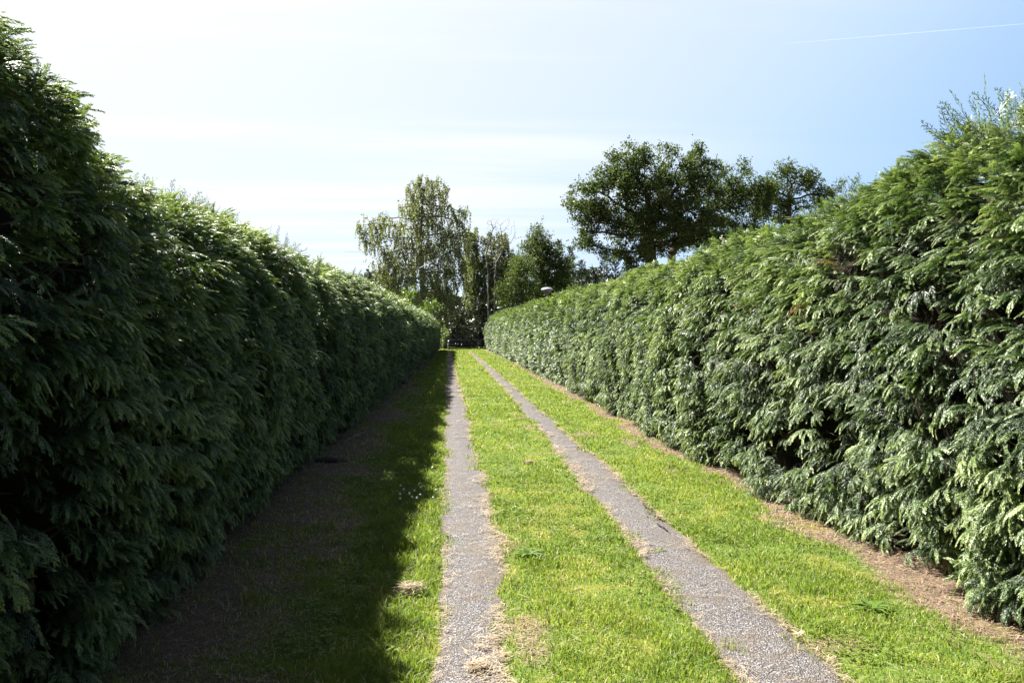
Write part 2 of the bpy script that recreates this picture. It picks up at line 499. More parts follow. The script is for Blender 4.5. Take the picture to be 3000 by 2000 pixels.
def blades(x, y, z, h, wd, ld, da, tint):
    n = len(x)
    f = rng.uniform(0, 2 * np.pi, n)
    sx, sy = np.cos(f) * wd / 2, np.sin(f) * wd / 2
    lx, ly = np.cos(da) * ld * h, np.sin(da) * ld * h
    V = np.empty((n, 5, 3), np.float32)
    for i, (sgn, fr, hh, ww) in enumerate([(-1, 0, 0, 0.8), (1, 0, 0, 0.8), (-1, 0.32, 0.55, 1), (1, 0.32, 0.55, 1), (0, 1, 0.94, 0)]):
        V[:, i, 0] = x + sgn * sx * ww + lx * fr
        V[:, i, 1] = y + sgn * sy * ww + ly * fr
        V[:, i, 2] = z + h * hh * np.clip(1.12 - 0.35 * ld * fr, 0.2, 1.2) - (0.004 if hh == 0 else 0)
    b = np.arange(n)[:, None] * 5
    return V, np.array([[0, 1, 3, 2]]) + b, np.array([[2, 3, 4]]) + b, np.repeat(tint, 5)


Vs, Qs, Ts, As, nb = [], [], [], [], 0
for y0, y1, dens, wd, hs in ((2.6, 5.5, 9000, 0.0042, 1.0), (5.5, 9, 6000, 0.0055, 1.0), (9, 15, 2800, 0.008, 1.05), (15, 27, 1100, 0.014, 1.1), (27, 62, 420, 0.026, 1.15)):
    x, y = lane_sample(y0, y1, dens, -1.9, 3.2)
    td = track_dist(x, y)
    bare, moss = bare_of(x, y), moss_of(x, y)
    patch = vn(x * 3.1, y * 2.6, 61)
    keep = rng.random(len(x)) < (1 - 0.93 * bare) * (1 - 0.55 * moss) * (0.45 + 0.75 * patch)
    keep &= (td > 0.0 - 0.15 * np.clip((vn(x * 4, y * 3.2, 66) - 0.48) / 0.3, 0, 1) * rng.random(len(x))) & (x > base_left(y) + 0.02) & (x < base_right(y) + 0.05)
    x, y, td, bare, moss, patch = (q[keep] for q in (x, y, td, bare, moss, patch))
    verge = np.clip((-0.04 - x) / 0.12, 0, 1) * np.clip((x + 0.75) / 0.25, 0, 1)
    tuft = np.clip((vn(x * 5.5, y * 4.5, 62) - 0.62) / 0.2, 0, 1)
    h = (0.022 + 0.026 * patch + 0.035 * verge + 0.03 * tuft + 0.012 * np.clip(1 - td / 0.12, 0, 1)) * rng.uniform(0.5, 1.3, len(x)) * hs * 0.88
    h *= 1 - 0.4 * moss
    tint = np.clip(0.30 + 0.30 * (vn(x * 1.2, y * 0.8, 63) - 0.5) + 0.34 * (vn(x * 6, y * 5, 64) - 0.5) + 0.16 * rng.normal(size=len(x)) + 0.22 * moss - 0.08 * verge, 0.0, 0.82)
    dry = rng.random(len(x)) < 0.045 + 0.30 * bare + 0.05 * moss
    tint = np.where(dry, rng.uniform(0.84, 1.0, len(x)), tint)
    lean = rng.uniform(0.25, 1.1, len(x))
    da = rng.uniform(0, 2 * np.pi, len(x))
    V, Q, T, A = blades(x, y, ground_z(x, y), h, wd * rng.uniform(0.7, 1.3, len(x)), lean, da, tint)
    Vs.append(V.reshape(-1, 3)); Qs.append(Q + nb); Ts.append(T + nb); As.append(A); nb += V.shape[0] * 5
g = mesh_obj('grass', np.concatenate(Vs), np.concatenate(Qs), np.concatenate(Ts), M['grass'], attrs={'tint': np.concatenate(As)})
tag(g, kind='stuff')


def lay_straw(x, y, length, wd, ang, tint, lift):
    """Short flat curved stalks lying on the ground."""
    n = len(x)
    z = ground_z(x, y) + 0.010 + lift
    z = np.where(track_dist(x, y) < 0, 0.030 + lift * 0.5, z)
    dx, dy = np.cos(ang), np.sin(ang)
    cv = rng.normal(0, 0.16, n) * length
    V = np.empty((n, 6, 3), np.float32)
    tilt = rng.normal(0, 0.10, n) * length
    for i, (s, c) in enumerate([(-0.5, 0.0), (0.0, 1.0), (0.5, 0.0)]):
        mx_ = x + dx * s * length - dy * cv * c
        my_ = y + dy * s * length + dx * cv * c
        for j, sg in enumerate((-1, 1)):
            V[:, i * 2 + j, 0] = mx_ - dy * sg * wd / 2
            V[:, i * 2 + j, 1] = my_ + dx * sg * wd / 2
            V[:, i * 2 + j, 2] = z + tilt * s * 2 * 0.6 + np.abs(tilt) * 0.6
    b = np.arange(n)[:, None] * 6
    Q = np.concatenate([np.array([[0, 1, 3, 2]]) + b, np.array([[2, 3, 5, 4]]) + b])
    return V.reshape(-1, 3), Q, np.repeat(tint, 6)


Vs, Qs, As, nb = [], [], [], 0
for y0, y1, per_m, wd, ln in ((2.8, 6, 1800, 0.0028, 0.055), (6, 11, 1200, 0.0038, 0.06), (11, 20, 650, 0.006, 0.07), (20, 53, 330, 0.012, 0.09)):
    n = int(per_m * (y1 - y0))
    y = rng.uniform(y0, y1, n)
    which = rng.choice(5, n, p=[0.28, 0.05, 0.28, 0.17, 0.22])
    la, lb = edges('L', y)
    ra, rb = edges('R', y)
    clump = vn(y * 2.2, which * 7.0, 71)
    spread = np.abs(rng.normal(0, 0.062, n)) * (0.2 + 1.8 * clump ** 2)
    x = np.select([which == 0, which == 1, which == 2, which == 3], [lb - spread + 0.03, la + spread * 0.5, ra + spread - 0.03, rb - spread * 0.5 + 0.02], rng.uniform(-0.6, 2.7, n))
    # drifts across the tracks
    drift = rng.random(n) < 0.16 * (y > 5)
    dpos = np.sort(np.concatenate([rng.uniform(5, 20, 14), rng.uniform(20, 52, 14)]))
    dsel = rng.integers(0, len(dpos), n)
    yb = dpos[dsel] + rng.normal(0, 1, n) * (0.03 + 0.09 * hsh(dsel, 0 * dsel, 4))
    drift &= (yb > y0) & (yb < y1)
    on = hsh(dsel, 0 * dsel, 8) < 0.55
    yb = yb + 0.12 * np.sin(rng.random(n) * 3)
    x = np.where(drift, np.where(on, la + (lb - la) * rng.random(n) ** 0.7, ra + (rb - ra) * rng.random(n)), x)
    y = np.where(drift, yb, y)
    keep = rng.random(n) < np.where(which == 4, 0.8, np.clip((clump - 0.28) * 2.4, 0.06, 1.0))
    x, y = x[keep], y[keep]
    n = len(x)
    V, Q, A = lay_straw(x, y, ln * rng.uniform(0.5, 1.6, n), wd * rng.uniform(0.6, 1.3, n), rng.normal(0, 0.75, n) + rng.choice([0, np.pi / 2.5], n, p=[.75, .25]), rng.uniform(0.35, 1, n), rng.uniform(0, 0.012, n))
    Vs.append(V); Qs.append(Q + nb); As.append(A); nb += len(V)
g = mesh_obj('dry_grass', np.concatenate(Vs), np.concatenate(Qs), None, M['straw'], attrs={'tint': np.concatenate(As)})
tag(g, kind='stuff')

# brown needle litter under the hedges and thatch on the shaded verge
Vs, Qs, As, nb = [], [], [], 0
for y0, y1, dens, wd, ln in ((2.6, 6, 2400, 0.003, 0.045), (6, 11, 1500, 0.0042, 0.05), (11, 22, 500, 0.007, 0.06), (22, 54, 130, 0.014, 0.09)):
    x, y = lane_sample(y0, y1, dens, -1.9, 3.3)
    keep = rng.random(len(x)) < bare_of(x, y) * np.where(x < 0, 0.55, 1.0) * (track_dist(x, y) > 0.0)
    x, y = x[keep], y[keep]
    n = len(x)
    V, Q, A = lay_straw(x, y, ln * rng.uniform(0.4, 1.5, n), wd * rng.uniform(0.6, 1.4, n), rng.uniform(0, 2 * np.pi, n), np.clip(0.25 + 0.55 * rng.random(n) + 0.25 * (vn(x * 3, y * 3, 75) - 0.5), 0, 1), rng.uniform(-0.004, 0.012, n))
    Vs.append(V); Qs.append(Q + nb); As.append(A); nb += len(V)
n = 420
y = 2.7 + 18 * rng.random(n) ** 1.6
x = np.where(rng.random(n) < 0.7, base_right(y) - rng.uniform(-0.12, 0.42, n), base_left(y) + rng.uniform(-0.1, 0.6, n))
V, Q, A = lay_straw(x, y, rng.uniform(0.08, 0.22, n), rng.uniform(0.003, 0.007, n), rng.uniform(0, 6.3, n), rng.uniform(0, 0.35, n), rng.uniform(0, 0.015, n))
Vs.append(V); Qs.append(Q + nb); As.append(A); nb += len(V)
g = mesh_obj('needle_litter', np.concatenate(Vs), np.concatenate(Qs), None, M['needles'], attrs={'tint': np.concatenate(As)})
tag(g, kind='stuff')


# broad clover and daisy leaves among the blades
Vs, Qs, As, nb = [], [], [], 0
for y0, y1, dens, sz in ((2.8, 7, 1500, 0.012), (7, 14, 800, 0.016), (14, 30, 220, 0.026)):
    x, y = lane_sample(y0, y1, dens, -0.9, 2.9)
    keep = (rng.random(len(x)) < np.clip((vn(x * 2.0, y * 1.5, 67) * 0.6 + vn(x * 6, y * 6, 68) * 0.4 - 0.55) / 0.1, 0.02, 1)) & (track_dist(x, y) > 0.02) & (bare_of(x, y) < 0.6)
    x, y = x[keep], y[keep]
    n = len(x)
    c = np.stack([x, y, ground_z(x, y) + rng.uniform(0.012, 0.045, n)], -1)
    for k in range(3):
        th = rng.uniform(0, 2 * np.pi, n) * (k == 0) + (th + 2.09 if k else 0)
        u = np.stack([np.cos(th), np.sin(th), rng.normal(0, 0.25, n)], -1)
        v = np.stack([-np.sin(th), np.cos(th), rng.normal(0, 0.25, n)], -1)
        s1 = (sz * rng.uniform(0.7, 1.3, n))[:, None]
        V = np.stack([c, c + s1 * (0.65 * u + 0.5 * v), c + s1 * 1.15 * u, c + s1 * (0.65 * u - 0.5 * v)], 1).reshape(-1, 3)
        Vs.append(V); Qs.append(np.arange(n * 4).reshape(-1, 4) + nb); As.append(np.repeat(np.clip(rng.normal(0.2, 0.12, n), 0, 0.6), 4)); nb += n * 4
g = mesh_obj('clover_leaves', np.concatenate(Vs), np.concatenate(Qs), None, M['grass'], attrs={'tint': np.concatenate(As)})
tag(g, kind='stuff')

# ------------------------------------------------------------------ hedges
def frond(r, nbr, nsub, droop, wid, asp=0.42, ang0=48, ang1=30, narrow=0.7):
    """One flat arching conifer spray, unit length along +X, as small diamond quads."""
    quads = []

    def P(s):
        return np.array((s * (1 - 0.12 * droop * s), 0.0, 0.10 * s - droop * s * s))

    def dia(a, b, wd, tilt=0.4):
        nrm = np.array((r.normal(0, tilt), r.normal(0, tilt), 1.0))
        wv = np.cross(nrm, b - a)
        wv = wv / (np.linalg.norm(wv) + 1e-9) * wd / 2
        mdl = a + (b - a) * 0.42
        quads.append((a, mdl + wv, b, mdl - wv))
    ns = 4 if nsub > 3 else 2
    for i in range(ns):
        dia(P(i / ns), P(min(1.0, (i + 1.25) / ns)), wid * 0.9)
    for i in range(nbr):
        for sd_ in (-1, 1):
            s = 0.10 + 0.86 * (i + (0.5 if sd_ > 0 else 0.0) + r.uniform(-.15, .15)) / nbr
            L = asp * (1 - s) ** narrow * min(1.0, 0.45 + 1.8 * s) * r.uniform(0.8, 1.2) + 0.05
            an = R(ang0 + (ang1 - ang0) * s + r.uniform(-8, 8))
            db = np.array((math.cos(an), sd_ * math.sin(an), r.uniform(-0.12, 0.05)))
            slope = (P(min(1, s + .02)) - P(s)) / 0.02
            db[2] += slope[2] * math.cos(an)
            a = P(s)
            dr = 0.9 * droop

            def B(tt):
                return a + db * L * tt + np.array((0, 0, -dr * L * L * tt * tt))
            dia(a, B(1.0), wid * (1.0 if nsub else 1.5))
            for j in range(nsub):
                tt = 0.18 + 0.74 * j / nsub + r.uniform(-.04, .04)
                l2 = (0.42 * L * (1 - tt) + 0.028) * r.uniform(0.8, 1.2)
                a2 = (1 if j % 2 else -1) * R(r.uniform(32, 46))
                d2 = np.array((db[0] * math.cos(a2) - db[1] * math.sin(a2), db[0] * math.sin(a2) + db[1] * math.cos(a2), db[2] - dr * L * tt + r.uniform(-.1, .1)))
                dia(B(tt), B(tt) + d2 * l2, wid)
    Vq = np.array(quads, np.float32)
    return Vq.reshape(-1, 3), np.arange(len(Vq) * 4).reshape(-1, 4)


pr = np.random.default_rng(3)
PROTO = {
    0: [frond(pr, 8, 3, pr.uniform(0.5, 1.0), 0.040, 0.34, 38, 20) for _ in range(6)],
    1: [frond(pr, 7, 1, pr.uniform(0.5, 1.0), 0.060, 0.34, 38, 20) for _ in range(6)],
    2: [frond(pr, 5, 0, pr.uniform(0.3, 0.6), 0.085, 0.34, 38, 20) for _ in range(5)],
    'lead0': [frond(pr, 7, 3, pr.uniform(-0.15, 0.22), 0.016, 0.30, 40, 24, 0.8) for _ in range(5)],
    'lead1': [frond(pr, 6, 1, pr.uniform(-0.15, 0.22), 0.030, 0.30, 40, 24, 0.8) for _ in range(4)],
}


def place(protos, pos, X, U, scale, tint, store):
    """Copies of the prototypes' geometry, merged into one foliage mesh (store)."""
    Xd = norm(X)
    Yd = norm(np.cross(U, Xd))
    Zd = np.cross(Xd, Yd)
    Rm = np.stack([Xd, Yd, Zd], -1).astype(np.float32)
    which = rng.integers(0, len(protos), len(pos))
    for i, (pv, pq) in enumerate(protos):
        k = np.nonzero(which == i)[0]
        if not len(k):
            continue
        V = np.einsum('kij,nj->kni', Rm[k], pv) * scale[k, None, None].astype(np.float32) + pos[k, None].astype(np.float32)
        off = store['n'] + np.arange(len(k))[:, None, None] * len(pv)
        store['q'].append((pq[None] + off).reshape(-1, 4))
        tip = np.clip(np.linalg.norm(pv, axis=1), 0, 1.1)
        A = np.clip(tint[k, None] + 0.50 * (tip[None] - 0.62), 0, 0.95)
        A = np.where(tint[k, None] > 0.99, 1.0, A)
        store['a'].append(A.ravel())
        store['v'].append(V.reshape(-1, 3))
        store['n'] += len(k) * len(pv)


PROF = np.array([(0.10, 0.03), (0.02, 0.25), (-0.06, 0.8), (-0.10, 1.3), (-0.02, 1.8), (0.14, 2.2), (0.34, 2.45), (0.62, 2.6), (1.0, 2.64), (1.35, 2.56), (1.55, 2.3)])
SEG = np.linalg.norm(np.diff(PROF, axis=0), axis=1)
ARC = np.concatenate([[0], np.cumsum(SEG)])


def hedge_surface(side, y, s, bulge=True):
    """Point and outward normal on a hedge's clipped face at lane distance y and girth s."""
    u, z = np.interp(s, ARC, PROF[:, 0]), np.interp(s, ARC, PROF[:, 1])
    e = 0.05
    du = np.interp(s + e, ARC, PROF[:, 0]) - np.interp(s - e, ARC, PROF[:, 0])
    dz = np.interp(s + e, ARC, PROF[:, 1]) - np.interp(s - e, ARC, PROF[:, 1])
    nu, nz = -dz, du
    ln = np.hypot(nu, nz) + 1e-9
    nu, nz = nu / ln, nz / ln
    if side < 0:
        hs = np.interp(y, [-6, 2.2, 3.2, 4.2, 4.9, 5.6, 6.6, 8.4, 25, 38, 55], [1.14, 1.19, 1.215, 1.17, 1.085, 1.005, 0.965, 1.0, 0.99, 0.91, 0.86])
    else:
        hs = np.interp(y, [-6, 5, 6.5, 8, 12, 40, 55], [1.11, 1.11, 1.09, 1.03, 1.0, 0.98, 0.92])
    sd_ = 200 if side < 0 else 300
    top = np.clip((s - 2.2) / 0.6, 0, 1)
    disp = 0.13 * (vn(y / 0.95, s / 1.8, sd_) - 0.5) + 0.19 * (vn(y / 0.40, s / 0.34, sd_ + 1) - 0.5) + top * 0.16 * (vn(y / 1.3, 0 * s, sd_ + 2) - 0.45)
    # seams between neighbouring plants
    ph = y / 1.15 + 0.5 * (vn(y / 3, s / 2, sd_ + 3) - 0.5)
    seam = np.clip(1 - np.abs(ph - np.round(ph)) / 0.13, 0, 1)
    disp = disp - 0.21 * seam * (0.4 + 0.6 * vn(y, s, sd_ + 4)) * (1 - 0.6 * top)
    if not bulge:
        disp = 0 * disp
    endr = np.clip((y - 54.2) / 0.9, 0, 1) ** 2       # rounded far end
    u = u + 0.35 * endr
    z = z * hs * (1 - 0.05 * endr)
    u = u + nu * disp
    z = z + nz * disp
    b = base_left(y) if side < 0 else base_right(y)
    return np.stack([b + side * u, y, z], -1), np.stack([side * nu, 0 * y, nz], -1)


def hedge(side, label, near_end):
    root = thing('hedge', label, 'hedge', (float(base_left(25.0) - 0.8) if side < 0 else float(base_right(25.0) + 0.8), 25.0, 0.0))
    st = {'v': [], 'q': [], 'a': [], 'n': 0}
    sd_ = 500 if side < 0 else 600
    bands = [(-9.0, 0.9, 36, 2, 0.24), (0.9, near_end, 265, 0, 0.106), (near_end, 20, 215, 1, 0.112), (20, 55.1, 135, 2, 0.130)]
    for y0, y1, dens, lod, size in bands:
        smax = ARC[-1] - (0.0 if y0 < 10 else 0.35)
        if y1 < 1:
            smax = ARC[-1]
        n = int(dens * (y1 - y0) * smax)
        y, s = rng.uniform(y0, y1, n), rng.uniform(0, smax, n)
        gap = vn(y / 0.62, s / 0.42, sd_)*0.65 + vn(y / 0.28, s / 0.22, sd_ + 1)*0.35
        keep = rng.random(n) < np.clip((gap - 0.28) / 0.14, 0.12, 1.0)
        y, s, gap = y[keep], s[keep], gap[keep]
        n = len(y)
        p, nr = hedge_surface(side, y, s)
        top = np.clip((s - 2.75) / 0.5, 0, 1)
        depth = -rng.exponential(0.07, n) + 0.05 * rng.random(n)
        p = p + nr * depth[:, None]
        yaw = rng.normal(0, 0.40, n) - 0.20
        lift = rng.normal(0.02, 0.26, n) * (1 - top) + 0.2 * top
        d = nr.copy()
        d[:, 1] += yaw
        d[:, 2] += lift
        d = norm(d)
        # boughs on the top reach sideways out of the hedge as well as up
        side_dir = np.stack([-side * rng.normal(0.35, 0.6, n), rng.normal(0, 0.55, n), 0.55 + 0 * y], -1)
        d = norm(d * (1 - 0.55 * top[:, None]) + side_dir * 0.55 * top[:, None])
        up = np.stack([rng.normal(0, 0.28, n), rng.normal(0, 0.28, n), np.ones(n)], -1)
        up = up + 0.8 * nr * (1 - top[:, None])
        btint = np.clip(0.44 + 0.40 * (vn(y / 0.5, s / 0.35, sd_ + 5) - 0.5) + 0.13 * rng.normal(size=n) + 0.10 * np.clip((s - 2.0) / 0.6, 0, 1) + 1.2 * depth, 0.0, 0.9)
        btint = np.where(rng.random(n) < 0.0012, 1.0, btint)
        Yd = norm(np.cross(up, d))
        Zd = np.cross(d, Yd)
        # the sprays of each bough
        offs = [(-0.62, 0.9), (-0.45, -0.85), (-0.28, 0.7), (-0.12, -0.65), (0.02, 0.42), (0.04, -0.4), (0.12, 0.0)]
        if lod == 2:
            offs = [(-0.5, 0.8), (-0.35, -0.8), (-0.1, 0.4), (0.0, -0.4), (0.12, 0.0)]
        bl = size * rng.uniform(0.65, 1.5, n)
        for a_, yw in offs:
            k = np.arange(n)[rng.random(n) < 0.93]
            th = yw + rng.normal(0, 0.14, len(k))
            X = d[k] * np.cos(th)[:, None] + Yd[k] * np.sin(th)[:, None] + Zd[k] * rng.normal(-0.02, 0.10, len(k))[:, None]
            pos = p[k] + d[k] * (bl[k] * a_)[:, None] - np.array((0, 0, 1.0)) * (bl[k] * 0.22 * max(a_ + 0.3, 0) ** 2)[:, None]
            U = Zd[k] + rng.normal(0, 0.22, (len(k), 3))
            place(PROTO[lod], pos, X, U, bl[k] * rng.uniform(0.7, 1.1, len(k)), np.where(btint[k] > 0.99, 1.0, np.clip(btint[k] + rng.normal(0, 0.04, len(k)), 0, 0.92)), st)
    # upright leading shoots along the top
    for y0, y1, per_m, pk, ln in ((0.9, 5.5, 85, 'lead0', 0.38), (5.5, 12, 70, 'lead0', 0.31), (12, 30, 26, 'lead1', 0.28), (30, 54.5, 10, 2, 0.26)):
        n = int((y1 - y0) * per_m)
        y, s = rng.uniform(y0, y1, n), rng.uniform(2.75, 3.9, n)
        p, nr = hedge_surface(side, y, s)
        big = np.clip((vn(y / 0.8, 0 * y, sd_ + 9) - 0.45) / 0.3, 0.15, 1.0)
        d = np.stack([rng.normal(-side * 0.45, 0.5, n), rng.normal(0.0, 0.45, n), np.ones(n)], -1)
        L = ln * rng.uniform(0.6, 1.3, n) * (0.55 + 0.45 * big)
        place(PROTO[pk], p - nr * 0.06, d, np.stack([rng.normal(0, 1, n), rng.normal(0, 1, n), 0.3 * np.ones(n)], -1), L, np.clip(rng.normal(0.42, 0.12, n), 0, 0.85), st)
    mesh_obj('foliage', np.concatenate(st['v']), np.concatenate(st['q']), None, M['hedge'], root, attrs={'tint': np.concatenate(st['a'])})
    # dark dead growth filling the inside
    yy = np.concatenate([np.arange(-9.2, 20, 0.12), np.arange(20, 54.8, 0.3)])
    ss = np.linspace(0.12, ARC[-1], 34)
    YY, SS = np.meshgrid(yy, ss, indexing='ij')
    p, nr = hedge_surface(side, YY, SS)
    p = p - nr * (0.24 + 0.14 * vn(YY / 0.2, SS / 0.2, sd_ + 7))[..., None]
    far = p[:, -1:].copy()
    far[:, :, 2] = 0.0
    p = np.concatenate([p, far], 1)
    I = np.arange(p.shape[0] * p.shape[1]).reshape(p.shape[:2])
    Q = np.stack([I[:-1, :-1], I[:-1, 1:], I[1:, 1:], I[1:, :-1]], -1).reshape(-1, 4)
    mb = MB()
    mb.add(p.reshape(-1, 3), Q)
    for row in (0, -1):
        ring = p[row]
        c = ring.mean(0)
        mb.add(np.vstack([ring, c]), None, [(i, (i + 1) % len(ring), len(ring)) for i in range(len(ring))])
    # bare brown side branches reaching out from the middle of the hedge
    nb_ = 450
    y, s = rng.uniform(0.8, 13, nb_), rng.uniform(0.1, 2.9, nb_)
    p, nr = hedge_surface(side, y, s)
    n_in = sum(len(q) for q in mb.q) + sum(len(q) for q in mb.t)
    t_in = sum(len(q) for q in mb.t)
    for i in range(nb_):
        a_ = p[i] - nr[i] * 0.42 + np.array((0, rng.normal(0, .25), rng.normal(-0.12, 0.12)))
        b_ = p[i] - nr[i] * rng.uniform(0.02, 0.16)
        mid = (a_ + b_) / 2 + rng.normal(0, 0.03, 3)
        mb.tube([a_, mid, b_], [0.008, 0.006, 0.003], 4, caps=False)
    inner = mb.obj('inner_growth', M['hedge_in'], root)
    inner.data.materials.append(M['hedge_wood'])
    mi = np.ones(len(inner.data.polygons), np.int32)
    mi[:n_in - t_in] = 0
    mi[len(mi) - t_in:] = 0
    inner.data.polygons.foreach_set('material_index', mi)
    # stems at the foot
    for yv in np.arange(1.6, 22, 1.15):
        mb = MB()
        y0 = yv + rng.normal(0, 0.1)
        b = float(base_left(y0) if side < 0 else base_right(y0)) + side * 0.30
        P = [(b + rng.normal(0, .02), y0 + rng.normal(0, .02), z) for z in (-0.05, 0.15, 0.4, 0.75)]
        mb.tube(P, [0.05, 0.042, 0.038, 0.034], 7)
        mb.obj('stem', M['hedge_wood'], root)
    return root


hedge(1, 'tall sunlit conifer hedge with pale glinting fronds and a bare needle-strewn foot', 8.5)
hedge(-1, 'tall conifer hedge in deep shade with dark green fronds and lit feathery tips', 6.5)


# ------------------------------------------------------------------ trees
def lobes_points(lobes, d, per_m3, rs, shell=0.5, cluster=0.0):  # per_m3: points per square metre of outline
    """Random points in ellipsoids outlined in photograph pixels at distance d."""
    out = []
    s = d / FPX
    for lb in lobes:
        px, py, rx, ry = lb[:4]
        dy = lb[4] if len(lb) > 4 else 0.0
        c = at(px, py, d)
        rad = np.array((rx * s, (rx + ry) * 0.45 * s, ry * s))
        n = max(6, int(per_m3 * 3.14 * rad[0] * rad[2]))
        v = norm(rs.normal(size=(n, 3))) * (rs.random(n) ** (1 / 3 * (1 - shell) + 0.06))[:, None]
        pts = c + np.array((0, dy, 0)) + v * rad
        if cluster:
            m_ = max(2, n // 9)
            pts = pts[rs.integers(0, m_, n)] + rs.normal(0, cluster, (n, 3))
        out.append(pts)
    return np.concatenate(out)


def colonize(trunk, attr, step, di, dk, rs, iters=160, bias=(0, 0, 0.06), wob=0.12):
    """Branches that grow from the trunk towards the attraction points."""
    nodes = [np.array(p, float) for p in trunk]
    par = [-1] + list(range(len(trunk) - 1))
    attr = attr.copy()
    alive = np.ones(len(attr), bool)
    N = np.array(nodes)
    D = np.linalg.norm(attr[:, None] - N[None], axis=2)
    near, nd = D.argmin(1), D.min(1)
    for it in range(iters):
        ok = alive & (nd < di)
        if not ok.any():
            di *= 1.5
            if di > 60 or not alive.any():
                break
            continue
        acc = {}
        for i in np.nonzero(ok)[0]:
            v = attr[i] - nodes[near[i]]
            acc.setdefault(near[i], []).append(v / (np.linalg.norm(v) + 1e-9))
        new = []
        for k, vs in acc.items():
            v = np.mean(vs, 0) + np.array(bias) + rs.normal(0, wob, 3)
            v = v / (np.linalg.norm(v) + 1e-9) * step
            new.append((k, nodes[k] + v))
        st = len(nodes)
        for k, p in new:
            nodes.append(p)
            par.append(int(k))
        P = np.array([p for _, p in new])
        D = np.linalg.norm(attr[:, None] - P[None], axis=2)
        m_, mi = D.min(1), D.argmin(1)
        upd = m_ < nd
        nd = np.where(upd, m_, nd)
        near = np.where(upd, st + mi, near)
        alive &= nd > dk
    return np.array(nodes), np.array(par)


def radii(par, r_tip, base, power=2.3):
    n = len(par)
    acc = np.zeros(n)
    has = np.zeros(n, bool)
    r = np.zeros(n)
    for i in range(n - 1, -1, -1):
        r[i] = acc[i] ** (1 / power) if has[i] else r_tip
        if par[i] >= 0:
            acc[par[i]] += r[i] ** power
            has[par[i]] = True
    big = r > r_tip * 1.5
    f = base / r[0]
    return np.where(big, r_tip + (r - r_tip) * (base - r_tip) / max(r[0] - r_tip, 1e-6), r), has


def tubes(nodes, par, r, k=6):
    i = np.nonzero(par >= 0)[0]
    a, b = nodes[par[i]], nodes[i]
    ra, rb = r[par[i]], r[i]
    ra = np.minimum(ra, rb * 1.9)
    d = norm(b - a)
    ref = np.where(np.abs(d[:, 2:3]) < 0.9, np.array([[0, 0, 1.0]]), np.array([[1.0, 0, 0]]))
    u = norm(np.cross(d, ref))
    v = np.cross(d, u)
    th = np.arange(k) / k * 2 * np.pi
    ring = np.cos(th)[None, :, None] * u[:, None] + np.sin(th)[None, :, None] * v[:, None]
    a2 = a - d * (ra * 0.3)[:, None]
    V = np.concatenate([a2[:, None] + ring * ra[:, None, None], b[:, None] + ring * rb[:, None, None]], 1)
    base = np.arange(len(i))[:, None, None] * 2 * k
    q = np.array([(j, (j + 1) % k, k + (j + 1) % k, k + j) for j in range(k)])
    return V.reshape(-1, 3), (q[None] + base).reshape(-1, 4)


def leaf_quads(c, size, rs, asp=0.6, flat=0.0, hang=None):
    """Small diamond leaves at points c."""
    n = len(c)
    u = rs.normal(size=(n, 3))
    if hang is not None:
        u = u * 0.55 + np.array((0, 0, -1.0)) * hang
    u = norm(u)
    w_ = rs.normal(size=(n, 3))
    w_[:, 2] *= (1 - flat)
    v = norm(np.cross(u, w_))
    s = size * rs.uniform(0.6, 1.35, n)
    a = (u * s[:, None] / 2)
    b = (v * s[:, None] * asp / 2)
    nrm = norm(np.cross(u, v)) * (s * 0.10)[:, None]
    V = np.stack([c - a, c - 0.1 * a + b + nrm, c + a, c - 0.1 * a - b + nrm], 1)
    return V.reshape(-1, 3).astype(np.float32), np.arange(n * 4).reshape(-1, 4)


